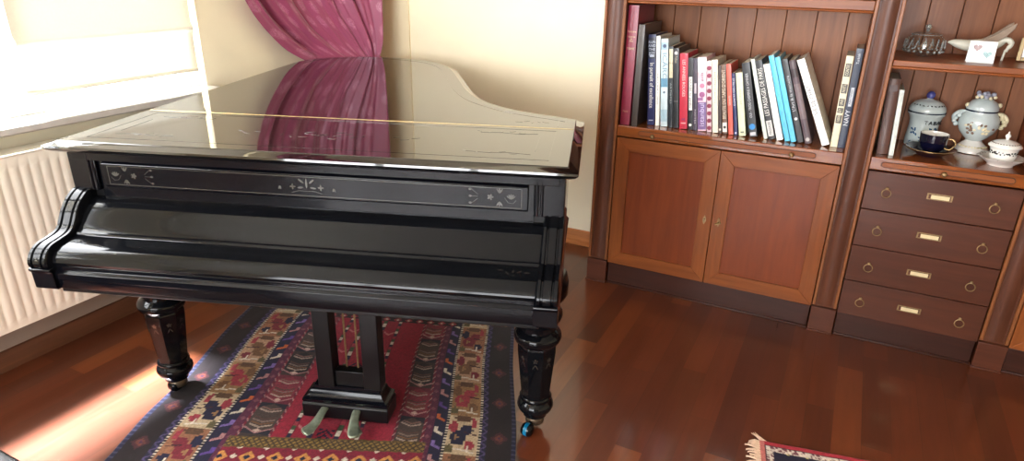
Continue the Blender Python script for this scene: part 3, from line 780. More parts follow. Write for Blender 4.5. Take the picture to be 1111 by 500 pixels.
# legs
def leg(u, v, foot, base_z, blue=False):
    lg = bpy.data.objects.new('leg', None)
    m = MB()
    prof = [(.050, .600), (.086, .596), (.092, .570), (.092, .530), (.084, .514), (.060, .506), (.056, .490), (.066, .476), (.077, .462), (.079, .450), (.075, .436), (.060, .426), (.056, .410), (.058, .396), (.072, .388), (.078, .378), (.079, .368), (.075, .356), (.066, .350), (.064, .344)]
    m.lathe(list(reversed(prof)), (u, v, 0), 36)
    top = m.build('leg', M['black'], pn, smooth=50)
    # faceted tapering shaft
    sh = MB(); n = 8
    def oct_(r, z, rot=PI/8): return [(u+r*math.cos(2*PI*k/n+rot), v+r*math.sin(2*PI*k/n+rot), z) for k in range(n)]
    sh.loft([oct_(.065, .348), oct_(.0675, .338), (oct_(.0675, .320)), oct_(.051, .150), oct_(.050, .138)])
    so = sh.build('shaft', M['black'], top, smooth=10, bevel=.0015)
    # a flower on every facet
    iv = MB()
    for k in range(n):
        a = 2*PI*k/n; nr = Vector((math.cos(a), math.sin(a), 0)); ta = Vector((-math.sin(a), math.cos(a), 0))
        ri = .0665*math.cos(PI/8); z0 = .302; rr_ = (.051+(.0675-.051)*(z0-.15)/.17)*math.cos(PI/8)
        slope = Vector((0, 0, 1))*1+nr*((.0675-.051)/.17*math.cos(PI/8)); slope.normalize()
        nn = (nr-slope*nr.dot(slope)).normalized()
        o = Vector((u, v, z0))+nr*rr_
        flower(iv, 0, 0, .0095, 5, o, ta, slope, nn, a0=PI/2)
        for sg in (1, -1): petal(iv, 0, -.014, -PI/2+sg*.5, .020, .0035, o, ta, slope, nn)
    iv.build('inlay_flower', M['inlay_dim'], top, smooth=None)
    an = MB()
    an.lathe([(.030, .052), (.041, .058), (.042, .068), (.046, .074), (.057, .084), (.062, .098), (.060, .110), (.053, .118), (.050, .122), (.054, .128), (.055, .134), (.050, .140)], (u, v, 0), 32)
    an.build('foot', M['black'], top, smooth=50)
    fu, fv = foot
    c = MB()
    c.lathe([(.024, .024), (.031, .026), (.033, .034), (.033, .050), (.028, .056)], (u, v, 0), 24)
    co = c.build('caster', M['dark_bronze'], top, smooth=40)
    if (fu-u)**2+(fv-v)**2 > 4e-4:
        c = MB(); c.tube([(u, v, base_z+.038), ((u+fu)/2, (v+fv)/2, base_z+.034), (fu, fv, base_z+.024)], .010, 10)
        c.build('caster_fork', M['black'], top)
    d = Vector((fu-u, fv-v, 0)); d.normalize(); w = Vector((-d.y, d.x, 0)); R_ = .0235; cc = Vector((fu, fv, base_z+R_))
    def wheel(offs, mt, nm):
        wh = MB(); wh.loft([[cc+w*o_+(d*math.cos(2*PI*k/24)+Vector((0, 0, 1))*math.sin(2*PI*k/24))*r for k in range(24)] for o_, r in offs])
        wh.build(nm, mt, top, smooth=60)
    wheel([(-.020, R_*.45), (-.018, R_*.75), (-.012, R_*.95), (0, R_), (.012, R_*.95), (.018, R_*.75), (.020, R_*.45)], M['black'], 'wheel')
    if blue: wheel([(-.0065, R_*1.012), (-.004, R_*1.03), (.004, R_*1.03), (.0065, R_*1.012)], M['caster_blue'], 'wheel_band')
leg(.067, .205, (.064, .190), .008)
leg(1.398, .19, (1.378, .140), .0, blue=True)
leg(.42, 1.50, (.41, 1.47), .0)

# pedal lyre
ly = MB()
ly.prism([(.10, .022), (.098, .030), (.098, .074), (.104, .080), (.20, .080), (.20, .022)], 'x', .598, .902)
lyre = ly.build('pedal_lyre', M['black_dull'], pn, bevel=.002)
bm_ = MB(); bm_.loft([[(x, y, z) for x, y in ((.604+d, .104+d*.8), (.896-d, .104+d*.8), (.896-d, .198-d*.3), (.604+d, .198-d*.3))] for d, z in ((0, .079), (-.004, .086), (-.004, .094), (.006, .098), (.016, .108), (.022, .122), (.028, .126), (.030, .136), (.036, .138))])
bm_.build('base_moulding', M['black_panel'], lyre, smooth=25)
for x0, x1 in ((.654, .712), (.816, .876)):
    MB().box(x0, x1, .122, .180, .137, .602).build('lyre_post', M['black_dull'], lyre, bevel=.003)
MB().box(.712, .816, .135, .172, .137, .195).build('crosspiece', M['black_dull'], lyre, bevel=.002)
for x in (.745, .785):
    MB().tube([(x, .165, .19), (x, .17, .60)], .0035, 8).build('pedal_rod', M['bronze'], lyre)
def pedal(pts, ws):
    m = MB(); rings = []
    P_ = smooth_path(pts, 6); W_ = [p.x for p in smooth_path([(w, 0, 0) for w in ws], 6)]
    for i, p in enumerate(P_):
        t = (P_[min(i+1, len(P_)-1)]-P_[max(i-1, 0)]).normalized(); sd = Vector((0, 0, 1)).cross(t).normalized(); up = t.cross(sd)
        k = min(1, (len(P_)-1-i)/3+.45); w = W_[i]*k
        rings.append([p+sd*(math.cos(2*PI*q/14)*w)+up*(math.sin(2*PI*q/14)*.006*(.6+.4*k)) for q in range(14)])
    m.loft(rings); m.build('pedal', M['pedal'], lyre, smooth=60)
pedal([(.682, .13, .060), (.680, .095, .064), (.674, .062, .054), (.664, .034, .042), (.652, .012, .036), (.640, -.002, .034)], [.012, .014, .0155, .019, .024, .022])
pedal([(.792, .13, .060), (.794, .095, .064), (.796, .066, .054), (.802, .040, .042), (.812, .020, .036), (.824, .006, .034)], [.012, .014, .0155, .019, .024, .022])

# bench corner at lower left
bn = thing('piano_bench', 'black leather topped bench only just showing at the lower left corner', 'bench', (-1.69, .36, 0), 0)
bsz = (.33, .18)
seat = MB(); seat.loft([[(sx*(bsz[0]-d), sy*(bsz[1]-d), z) for sx, sy in ((-1, -1), (1, -1), (1, 1), (-1, 1))] for d, z in ((.004, .43), (0, .44), (0, .485), (.008, .496), (.03, .50))])
seat.build('seat', M['leather'], bn, smooth=60, bevel=.004)
MB().box(-.31, .31, -.16, .16, .36, .43).build('apron', M['black'], bn, bevel=.003)
for sx in (-1, 1):
    for sy in (-1, 1):
        MB().lathe([(.014, 0), (.018, .03), (.02, .2), (.026, .36)], (sx*.28, sy*.13, 0), 16).build('leg', M['black'], bn)

# ------------------------------------------------------------------ wall of bookcases
P1, P1b, P2, P2b, P3, P3b, E3 = -1.0176, -.9194, .0321, .1303, .6544, .7526, 1.30
ZB, ZA, ZS, ZT0, ZT1, ZTOP = .106, .754, .809, 1.342, 1.388, 2.15
DEP = YB-.004-F
def pilaster(parent, x0, x1):
    w = x1-x0
    pm = MB(); pm.box(x0, x1, .006, .05, .10, ZTOP)
    po = pm.build('pilaster', M['w_dark'], parent, bevel=.001)
    for a, b in ((x0, x0+.013), (x1-.013, x1)):
        MB().box(a, b, -.006, .02, .124 if a == x0 else .124, ZTOP).build('fillet', M['w_fillet'], po, bevel=.003)
    # swelling half-round shaft between the fillets
    arc = [(x0+.017+(w-.034)*k/12, .007-.008*math.sin(PI*k/12)) for k in range(13)]
    MB().prism(arc+[(x1-.017, .02), (x0+.017, .02)], 'z', .128, ZTOP).build('half_round', M['w_dark'], po, smooth=50)
    bk = MB().box(x0-.001, x1+.001, -.012, .04, .008, .120)
    bk.box(x0-.005, x1+.005, -.017, .045, 0, .009)
    bk.build('plinth_block', M['w_drawer'], po, bevel=.002)
def knob(mb, x, y, z, r=.0105):
    mb.tube([(x, y, z), (x, y-.010, z)], r*.5, 10); mb.ball((x, y-.015, z), r, 14, 8)
def stadium(x0, x1, z0, z1, n=10):
    r = (z1-z0)/2; zc = (z0+z1)/2
    pts = [(x1-r+r*math.cos(-PI/2+PI*k/n), zc+r*math.sin(-PI/2+PI*k/n)) for k in range(n+1)]
    pts += [(x0+r+r*math.cos(PI/2+PI*k/n), zc+r*math.sin(PI/2+PI*k/n)) for k in range(n+1)]
    return pts
def apron_and_slide(parent, x0, x1, s0, s1, knobs):
    d = MB().box(x0, x1, 0, DEP-.02, ZA+.004, ZS)
    do = d.build('desk_shelf', M['w_desk'], parent, bevel=.003)
    MB().prism(stadium(s0, s1, ZA+.017, ZA+.041), 'y', -.0012, .01).build('slide_groove', M['groove'], do, smooth=None)
    sl = MB().prism(stadium(s0+.0025, s1-.0025, ZA+.0195, ZA+.0385), 'y', -.003, .01).build('pull_out_slide', M['w_frame_h'], do, bevel=.0012)
    km = MB()
    for x in knobs:
        km = MB(); knob(km, x, -.002, ZA+.024); km.build('knob', M['bronze'], do)
def carcass(parent, x0, x1, grooves, sidel=True, sider=True):
    edges = [x0]+grooves+[x1]
    m = MB()
    for a, b in zip(edges, edges[1:]): m.box(a+.0012, b-.0012, DEP-.018, DEP-.004, .01, ZTOP)
    m.build('back_boards', M['w_back'], parent, bevel=.002)
    MB().box(x0, x1, DEP-.006, DEP, .01, ZTOP).build('backing', M['groove'], parent)
    if sidel: MB().box(x0-.022, x0, .03, DEP, .01, ZTOP).build('side_panel', M['w_panel'], parent)
    if sider: MB().box(x1, x1+.022, .03, DEP, .01, ZTOP).build('side_panel', M['w_panel'], parent)
    MB().box(x0, x1, .0, DEP, ZTOP-.03, ZTOP).build('top_board', M['w_frame_h'], parent)
    MB().box(x0, x1, .05, DEP-.02, .106, .118).build('bottom_board', M['w_dark_h'], parent)
    pk = MB().box(x0+.006, x1-.006, .010, .03, .0, .110); pk.box(x0+.006, x1-.006, .001, .012, 0, .010)
    pk.build('plinth', M['w_dark_h'], parent, bevel=.002)
def shelf(parent, x0, x1, z0, z1, yf=.008):
    m = MB().box(x0+.001, x1-.001, yf, DEP-.02, z0+.010, z1)
    m.prism([(yf+.012, z0), (yf-.002, z0), (yf-.005, z0+.005), (yf-.002, z0+.0098), (yf+.012, z0+.0098)], 'x', x0+.001, x1-.001)
    m.build('shelf', M['w_frame_h'], parent, bevel=.002)
def door(parent, x0, x1, z0, z1, key_side):
    w = .063
    d = MB().box(x0+w-.004, x1-w+.004, .010, .018, z0+w-.004, z1-w+.004).build('door', M['w_panel'], parent)
    for nm, mt_, pts in (('door_stile', 'w_frame', [(x0, z0), (x0+w, z0+w), (x0+w, z1-w), (x0, z1)]), ('door_stile', 'w_frame', [(x1, z0), (x1, z1), (x1-w, z1-w), (x1-w, z0+w)]),
                         ('door_rail', 'w_frame_h', [(x0, z0), (x1, z0), (x1-w, z0+w), (x0+w, z0+w)]), ('door_rail', 'w_frame_h', [(x0, z1), (x0+w, z1-w), (x1-w, z1-w), (x1, z1)])):
        MB().loft([[(x, 0.0, z) for x, z in pts], [(x, .02, z) for x, z in pts]]).build(nm, M[mt_], d, bevel=.0016)
    e = MB(); kx = x1-.030 if key_side > 0 else x0+.030; kz = .425
    e.prism([(kx+.007*math.cos(a)*(1 if abs(math.sin(a)) < .7 else .7), kz+.022*math.sin(a)) for a in [2*PI*k/16 for k in range(16)]], 'y', -.003, .003)
    e.build('escutcheon', M['bronze'], d)
    if key_side < 0:
        k2 = MB(); k2.tube([(kx, -.001, kz), (kx, -.020, kz)], .0022, 8); k2.tube([(kx-.010, -.022, kz-.005), (kx+.012, -.022, kz+.005)], .0042, 8)
        k2.build('key', M['brass'], d)
    else:
        k2 = MB(); k2.ball((kx, -.0025, kz+.004), .003, 8, 6); k2.ball((kx, -.0025, kz-.004), .002, 8, 6); k2.build('keyhole', M['groove'], d)

bcA = thing('bookcase', 'cherry wood bookcase with two panelled doors below a shelf of books', 'bookcase', (0, F, 0))
carcass(bcA, P1b, P2, [-.802, -.679, -.556, -.431, -.304, -.178, -.055])
pilaster(bcA, P1, P1b); pilaster(bcA, P2, P2b)
apron_and_slide(bcA, P1b, P2, -.818, -.066, (-.748, -.160))
door(bcA, P1b+.003, (P1b+P2)/2-.0015, ZB+.008, ZA-.002, 1); door(bcA, (P1b+P2)/2+.0015, P2-.003, ZB+.008, ZA-.002, -1)
shelf(bcA, P1b, P2, ZT0, ZT1)
MB().box(P1b+.003, P2-.003, .025, DEP-.02, .42, .44).build('inner_shelf', M['w_dark_h'], bcA)

bcB = thing('bookcase', 'dark bookcase section with four drawers below shelves of porcelain', 'bookcase', (0, F, 0))
P2b += .0006; carcass(bcB, P2b, P3, [.234, .350, .464, .583], sidel=False)
pilaster(bcB, P3, P3b)
apron_and_slide(bcB, P2b, P3, .170, .612, (.385,))
zd = [ZA-.001-k*(ZA-ZB-.003)/4 for k in range(5)]
for k in range(4):
    d = MB().box(P2b+.003, P3-.003, .001, .02, zd[k+1]+.0015, zd[k]-.0015).build('drawer', M['w_drawer'], bcB, bevel=.002)
    zc = (.672, .508, .344, .180)[k]
    for x in (.211, .573):
        r_ = MB(); r_.ball((x, -.002, zc+.016), .0065, 12, 6, (1, .8, 1))
        r_.tube([(x+.016*math.sin(2*PI*q/24), -.006-.002*(1-math.cos(2*PI*q/24)), zc-.002+.016*math.cos(2*PI*q/24)) for q in range(24)], .0021, 8, closed=True)
        r_.build('ring_pull', M['bronze'], d)
    zl_ = zc+.010; x0, x1 = .350, .436; h_ = MB()
    h_.box(x0, x1, -.002, .002, zl_+.009, zl_+.0125); h_.box(x0, x1, -.002, .002, zl_-.0125, zl_-.009); h_.box(x0, x0+.006, -.002, .002, zl_-.009, zl_+.009); h_.box(x1-.006, x1, -.002, .002, zl_-.009, zl_+.009)
    lh = h_.build('label_holder', M['bronze'], d, bevel=.0008)
    MB().box(x0+.006, x1-.006, -.0002, .002, zl_-.009, zl_+.009).build('holder_back', M['w_dark'], lh)
    MB().box(x0+.014, x1-.010, -.0012, .002, zl_-.0085, zl_+.0065).build('label_card', M['card_ivory'], lh)
shelf(bcB, P2b, P3, 1.151, 1.182, .004)

bcC = thing('bookcase', 'cherry bookcase section cut off by the right edge of the photo', 'bookcase', (0, F, 0))
P3b += .0006; carcass(bcC, P3b, E3, [.875, 1.0, 1.125], sidel=False)
apron_and_slide(bcC, P3b, E3, .82, 1.24, (.9,))
door(bcC, P3b+.003, (P3b+E3)/2-.0015, ZB+.008, ZA-.002, 1); door(bcC, (P3b+E3)/2+.0015, E3-.003, ZB+.008, ZA-.002, -1)
shelf(bcC, P3b, E3, ZT0, ZT1)

# ------------------------------------------------------------------ books
cov_cache = {}
def cover(c, rough=.4):
    key = (c, rough)
    if key not in cov_cache: cov_cache[key] = plain('cover_%d_%d_%d' % c, c, .1, 60, rough=rough, coat=.15)
    return cov_cache[key]
def make_book(label, x, y, z, t, h, d, c, tilt=0, deco=(), soft=False, group='books on the desk shelf', round_=False):
    """origin: bottom-left-front corner; tilt>0 leans the top to the left"""
    th = math.radians(tilt)
    b = thing('book', label, 'book', (x, y, z+.0005), rot=(0, -th, 0), group=group)
    if th < 0: b.location.x += t*math.cos(th); b.location.z += 0; 
    ox = 0 if th >= 0 else -t
    k = .0022 if not soft else .0009
    m = MB(); r = .003 if round_ else .001
    n = 8
    # spine (slightly rounded) and two boards, one U-shaped section swept upward
    sp = [(ox+t*i/n, -r*math.sin(PI*i/n)) for i in range(n+1)]
    outer = [(ox, d)]+sp+[(ox+t, d)]
    inner = [(ox+t-k, d)]+[(ox+t-k, k+.0015), (ox+k, k+.0015)]+[(ox+k, d)]
    m.prism(outer+inner, 'z', 0, h)
    cm_ = cover(c)
    m.build('cover', cm_, b, smooth=40)
    g = .003 if not soft else .0006
    MB().box(ox+k*1.02, ox+t-k*1.02, k+.002, d-.004, g, h-g).build('pages', M['paper'], b)
    for dd in deco:
        kind = dd[0]
        if kind == 'band':                                   # colour band across the spine
            _, z0, z1, col = dd
            mb = MB(); sp2 = [(ox+.0004+(t-.0008)*i/n, -r*math.sin(PI*i/n)-.0005) for i in range(n+1)]
            mb.prism(sp2+[(ox+t-.0004, .0005), (ox+.0004, .0005)], 'z', z0*h, z1*h); mb.build('spine_band', cover(col), b, smooth=40)
        elif kind == 'patch':
            _, z0, z1, x0, x1, col = dd
            MB().box(ox+x0*t, ox+x1*t, -r-.0008, 0, z0*h, z1*h).build('spine_label', cover(col), b)
        elif kind == 'disc':
            _, zc, rad, col = dd
            MB().prism([(ox+t/2+rad*math.cos(2*PI*q/20), zc*h+rad*math.sin(2*PI*q/20)) for q in range(20)], 'y', -r-.0009, 0).build('emblem', cover(col), b)
        elif kind == 'text':
            _, body, z0, z1, size, col, direc = dd[:7]
            xo = ox+t*(dd[7] if len(dd) > 7 else .5)
            yo = -r-.0010
            if direc == 'down':
                text_obj('title', body, cover(col), b, size, (xo, yo, z1*h), (0, 0, -1), (1, 0, 0), fit=(z1-z0)*h)
            elif direc == 'up':
                text_obj('title', body, cover(col), b, size, (xo, yo, z0*h), (0, 0, 1), (-1, 0, 0), fit=(z1-z0)*h)
            else:
                text_obj('title', body, cover(col), b, size, (xo, yo, (z0+z1)/2*h), (1, 0, 0), (0, 0, 1), align='CENTER')
    return b
W_, K_, GOLD = (240, 238, 232), (24, 24, 28), (205, 178, 140)
zz = ZS
YS = F+.073
BK = [
 # x, t, h, tilt, depth, colour, label, deco, soft, round
 (-.916, .046, .524, 0, .25, (122, 26, 52), 'tall maroon cloth book first from left on the desk shelf', [('text', 'Histoire', 0, 1.58, .0115, GOLD, 'flat'), ('text', 'Générale\nde\nl\'Art', 0, 1.46, .0095, GOLD, 'flat'), ('text', 'TOME', 0, 1.30, .013, GOLD, 'flat'), ('text', 'Paris', 0, .24, .012, GOLD, 'flat'), ('band', .66, .663, (150, 60, 70)), ('band', .12, .123, (150, 60, 70))], False, True),
 (-.862, .028, .445, .3, .27, (58, 50, 46), 'plain dark grey book beside the tall maroon book', [], False, False),
 (-.800, .034, .402, 4.6, .20, (24, 32, 84), 'navy blue book with white blackletter title running down its spine', [('text', 'In pursuit of excellence', .20, .70, .026, W_, 'down'), ('band', .74, .97, (14, 18, 48)), ('text', 'RUN\nAND\nTHE\nJOY', 0, 1.72, .016, (190, 200, 220), 'flat'), ('patch', .76, .785, .2, .8, (180, 190, 210)), ('patch', .05, .06, .2, .8, (200, 200, 210))], False, False),
 (-.762, .018, .398, 5.0, .20, W_, 'thin white book right of the navy one', [('text', 'REFLEXIONS', .25, .60, .009, (150, 150, 150), 'down')], True, False),
 (-.738, .032, .388, 5.3, .21, (196, 214, 222), 'pale blue and white art book with large grey letters', [('band', .88, .96, (150, 180, 200)), ('text', 'ICÁRO', .55, .85, .028, (110, 140, 160), 'down'), ('band', .46, .56, (90, 140, 170)), ('disc', .92, .008, (60, 80, 110)), ('band', .06, .2, (160, 190, 205)), ('disc', .40, .005, (60, 80, 110))], True, False),
 (-.701, .018, .358, 5.5, .22, (30, 38, 44), 'thin dark book with a cream top to its spine', [('band', .62, .97, (200, 192, 160)), ('text', 'ARTISTES', .30, .56, .010, (150, 160, 160), 'down'), ('text', 'COLL', 0, 1.6, .008, (60, 60, 50), 'flat')], True, False),
 (-.680, .025, .352, 5.9, .22, (26, 27, 30), 'black book with small white emblem near its top, left of red book', [('disc', .94, .007, (220, 220, 215)), ('patch', .34, .345, .1, .9, (140, 140, 140)), ('text', 'Atlas', .82, .91, .012, (180, 170, 150), 'down')], False, False),
 (-.651, .036, .332, 5.9, .20, (188, 36, 62), 'crimson red book with white lettering down its spine', [('text', 'LES ANNEES ROUGES', .44, .92, .017, (250, 220, 215), 'down'), ('patch', .07, .085, .2, .8, (250, 200, 200)), ('text', 'AB', 0, .26, .014, (80, 50, 120), 'flat')], True, False),
 (-.612, .022, .316, 6.3, .20, (28, 27, 34), 'black book with white paper label beside the red book', [('patch', .28, .74, .2, .85, (232, 230, 226)), ('text', 'le jardin', .32, .52, .012, K_, 'down'), ('text', 'ARABE', .54, .72, .012, K_, 'down'), ('disc', .07, .006, (230, 230, 226))], True, False),
 (-.589, .018, .316, 6.4, .19, (66, 58, 74), 'thin dusky purple book between black and pink books', [('patch', .52, .66, .3, .8, (190, 180, 190)), ('text', 'NOTES', .10, .30, .009, (190, 180, 190), 'down')], True, False),
 (-.568, .038, .322, 6.8, .19, (232, 196, 208), 'pink and lilac book with purple Istanbul lettering', [('band', .80, .99, (240, 232, 230)), ('band', .02, .40, (118, 92, 144)), ('text', 'istanbul', .06, .38, .030, (206, 196, 226), 'up'), ('text', 'guide', .68, .8, .012, (90, 60, 100), 'up'), ('disc', .62, .010, (190, 120, 150)), ('disc', .50, .012, (160, 90, 140)), ('patch', .42, .46, .0, .6, (150, 100, 150))], True, False),
 (-.527, .020, .310, 7.2, .19, (220, 200, 206), 'thin book whose spine has a column of dark red diamonds', [('disc', .06+.105*k, .0095, (138, 44, 76)) for k in range(9)], True, False),
 (-.503, .025, .316, 7.8, .20, (226, 222, 206), 'cream white book with faint grey title, near middle of row', [('text', 'RECETTES D\'ANTAN', .42, .84, .010, (150, 146, 130), 'down')], True, False),
 (-.477, .014, .294, 8.0, .19, (60, 44, 38), 'very thin dark brown book right of the cream one', [('disc', .06, .005, (220, 214, 200)), ('patch', .5, .8, .3, .6, (120, 100, 80))], True, False),
 (-.459, .0205, .301, 8.8, .19, (104, 76, 60), 'brown carpet book with white title and white foot label', [('text', 'BEAUTE DU TAPIS D\'ORIENT', .22, .92, .020, (226, 210, 190), 'up'), ('patch', .03, .17, 0.02, .98, (226, 222, 214)), ('disc', .10, .006, K_)], True, False),
 (-.4328, .020, .304, 9.6, .18, (232, 98, 84), 'coral orange book leaning left beside the brown one', [('text', 'Guide de la Ville', .42, .56, .010, (250, 220, 210), 'up')], True, False),
 (-.409, .015, .268, 10.3, .18, (34, 40, 92), 'thin short royal blue book beside the coral one', [('text', 'CONTES DES MILLE', .48, .92, .010, (220, 220, 235), 'up'), ('disc', .04, .004, (220, 220, 235))], True, False),
 (-.388, .028, .272, 11.0, .19, (214, 222, 190), 'short pale green book left of the black one with blue circle', [('patch', .05, .07, .25, .75, (90, 100, 80)), ('text', 'Jardins', .5, .75, .010, (160, 170, 140), 'up')], True, False),
 (-.345, .033, .318, 14.0, .21, (27, 28, 33), 'black leaning book with a bright blue circle at its foot', [('disc', .14, .013, (30, 130, 200)), ('band', .128, .14, (20, 24, 40)), ('patch', .02, .065, .15, .85, (190, 192, 196)), ('text', 'OUI - TROIS CHEMINS A CAMINER', .26, .86, .015, (196, 198, 202), 'up')], True, False),
 (-.285, .016, .342, 17.4, .20, (208, 216, 208), 'thin pale grey green leaning book between two black ones', [], True, False),
 (-.266, .028, .338, 17.9, .20, (28, 28, 32), 'black leaning book titled Les Passages in white capitals', [('text', 'LES PASSAGES DE PARIS', .30, .90, .024, (226, 226, 222), 'up'), ('patch', .04, .24, .1, .9, (206, 206, 204)), ('text', 'PASSAGE', .06, .22, .014, K_, 'up')], True, False),
 (-.232, .026, .326, 18.4, .19, (242, 242, 240), 'plain white leaning paperback left of the sky blue pair', [('text', 'poemes', .10, .2, .008, (190, 190, 190), 'up')], True, False),
 (-.199, .021, .366, 19.2, .21, (86, 188, 224), 'left one of two sky blue leaning books', [], True, False),
 (-.175, .021, .362, 19.3, .21, (92, 194, 230), 'right one of two sky blue leaning books', [], True, False),
 (-.149, .024, .355, 19.6, .21, (27, 28, 34), 'black leaning book with white handwritten title right of blue pair', [('text', 'L\'Art & la memoire', .38, .80, .016, (190, 192, 198), 'up'), ('disc', .29, .006, (230, 230, 230))], True, False),
 (-.119, .026, .353, 19.8, .21, (88, 74, 80), 'mottled brown grey leaning book behind the thick white one', [('disc', .05, .008, (180, 176, 172)), ('band', .3, .72, (120, 104, 108)), ('band', .80, .9, (60, 50, 54))], True, True),
 (-.054, .030, .370, 24.6, .23, (236, 236, 234), 'thick white book leaning steeply left with grey title Vie de Chat', [('text', 'VIE DE CHAT', .36, .70, .021, (112, 112, 118), 'up'), ('text', 'BD', .86, .92, .014, (170, 170, 172), 'up')], False, False),
]
for i, (x, t, h, tilt, d, c, lab, deco, soft, rnd) in enumerate(BK):
    make_book(lab, x, F+.023 if i < 2 else YS, zz, t-.001, h, d, c, tilt, deco, soft, round_=rnd)
make_book('cream upright book with dark lettered boxes, beside the last navy book', -.024, YS+.01, zz, .0265, .368, .2, (228, 218, 186), 1.0,
          [('patch', z0, z1, .12, .88, (60, 56, 50)) for z0, z1 in ((.27, .36), (.385, .44), (.46, .54), (.60, .70), (.78, .92))] +
          [('text', s_, z0+.01, z1-.01, .016, (226, 216, 184), 'up') for s_, z0, z1 in (('1000', .27, .36), ('ET', .385, .44), ('UNE', .46, .54), ('NUITS', .60, .70), ('CONTES', .78, .92))], True)
make_book('navy upright book last in the row against the right pilaster', .0045, YS+.01, zz, .0265, .398, .22, (34, 44, 66), .6,
          [('patch', .43, .62, .3, .75, (196, 200, 206)), ('text', 'Turkish', .85, .95, .014, (200, 204, 210), 'up'), ('text', 'NAVY', .23, .39, .024, (214, 216, 220), 'up'), ('text', 'ARCHIVES', .45, .60, .010, (30, 36, 50), 'up')], False)
# upper shelf: only the feet of these show
gu = 'books on the upper shelf'
for x, t, c, lab in ((-.245, .05, (206, 198, 186), 'pale grey book on the upper shelf, left of the two others'), (-.105, .034, (224, 206, 150), 'yellowish book standing on the upper shelf above the cream one'), (-.060, .04, (230, 222, 200), 'ivory book on the upper shelf next to the right pilaster')):
    make_book(lab, x, F+.05, ZT1, t, .28, .2, c, 0, [('patch', .05, .12, .2, .8, (120, 110, 90))], False, group=gu)

# drawers section, lower shelf: two books
make_book('brown leather bound old book beside a thin white book', .1478, F+.062, ZS, .040, .296, .21, (84, 50, 38), 2.7, [('band', .12, .125, (60, 36, 28)), ('band', .45, .455, (60, 36, 28)), ('band', .8, .805, (60, 36, 28)), ('patch', .84, .92, .15, .85, (70, 40, 30))], False, round_=True, group='books by the tobacco jar')
make_book('thin book with a white spine leaning on the brown leather one', .1915, F+.055, ZS, .0165, .258, .19, (214, 222, 218), 3.1, [], False, group='books by the tobacco jar')

# ------------------------------------------------------------------ porcelain and glass
M['porc_blue'] = plain('pale_blue_porcelain', (192, 204, 204), .08, 25, rough=.15, coat=.6)
M['porc_white'] = plain('white_porcelain', (232, 230, 224), .03, 25, rough=.15, coat=.6)
M['navy_glaze'] = plain('navy_glaze', (11, 11, 32), .1, 25, rough=.1, coat=.8)
M['dark_line'] = plain('dark_blue_line', (26, 38, 56), .1, 40, rough=.2)
M['knob_blue'] = plain('violet_blue_knob', (74, 76, 142), .1, 40, rough=.15, coat=.5)
M['deco_blue'] = plain('painted_blue', (58, 92, 128), .25, 60, rough=.2)
M['deco_brown'] = plain('painted_brown', (126, 104, 90), .25, 60, rough=.2)
M['deco_black'] = plain('painted_black', (40, 42, 44), .25, 60, rough=.2)
M['cream_flower'] = plain('cream_flower', (222, 212, 178), .15, 60, rough=.3)
M['mauve'] = plain('mauve_flower', (166, 168, 184), .2, 60, rough=.3)
M['gilt'] = plain('gilt', (170, 140, 96), .1, 60, rough=.25, metal=.8)

def around(mb, r, z, a, w, hgt, shape='leaf', rot=0, c=(0, 0), th=.0012):
    """small raised painted mark on a vertical-ish surface of radius r at angle a"""
    nr = Vector((math.cos(a), math.sin(a), 0)); ta = Vector((-math.sin(a), math.cos(a), 0)); o = Vector((c[0], c[1], z))+nr*r
    pts = []
    for k in range(8):
        t = 2*PI*k/8; x, y = w/2*math.cos(t), hgt/2*math.sin(t)
        pts.append((x*math.cos(rot)-y*math.sin(rot), x*math.sin(rot)+y*math.cos(rot)))
    mb.loft([[o+ta*p[0]+Vector((0, 0, 1))*p[1]-nr*.003 for p in pts], [o+ta*p[0]+Vector((0, 0, 1))*p[1]+nr*th for p in pts]])

jx, jy = .309, F+.312
jar = thing('tobacco_jar', 'pale blue lidded porcelain jar lettered TABAC behind the navy cup', 'jar', (jx, jy, ZS+.0006))
MB().lathe([(.050, 0), (.058, .002), (.059, .012), (.059, .028), (.057, .060), (.055, .085), (.057, .110), (.064, .128), (.069, .134), (.070, .140), (.066, .142), (.056, .142), (.054, .12)], n=40).build('body', M['porc_blue'], jar, smooth=60)
ld = MB().lathe([(.066, .143), (.069, .147), (.068, .156), (.064, .166), (.052, .181), (.034, .190), (.014, .194), (.010, .198)], n=40).build('lid', M['porc_blue'], jar, smooth=60)
MB().lathe([(.0705, .1405), (.0712, .143), (.0705, .1455), (.060, .1455)], n=40).build('rim_line', M['dark_line'], ld, smooth=60)
MB().ball((0, 0, .210), .0165, 18, 12).lathe([(.009, .193), (.008, .2)], n=14).build('knob', M['knob_blue'], ld, smooth=60)
dm = MB(); rs = random.Random(3)
for k in range(26):
    a = -PI/2-.9+rs.random()*1.9; z = .02+rs.random()*.062; around(dm, .0585 if z < .07 else .0565, z, a, .008+.008*rs.random(), .004+.003*rs.random(), rot=rs.random()*3)
dm.build('painted_flowers', M['deco_blue'], jar)
dm = MB()
for k in range(10):
    a = -PI/2-1.1+2.2*k/9; around(dm, .0585, .172, a, .010, .005, rot=k)
dm.build('painted_leaves', M['deco_black'], ld)
for k, ch in enumerate('TABAC'):
    a = -PI/2+.02+k*.27; nr = Vector((math.cos(a), math.sin(a), 0)); ta = Vector((-math.sin(a), math.cos(a), 0))
    text_obj('letter', ch, M['deco_black'], jar, .022, nr*.0615+Vector((0, 0, .105)), ta, (nr*.12+Vector((0, 0, 1))), align='CENTER', depth=.002)

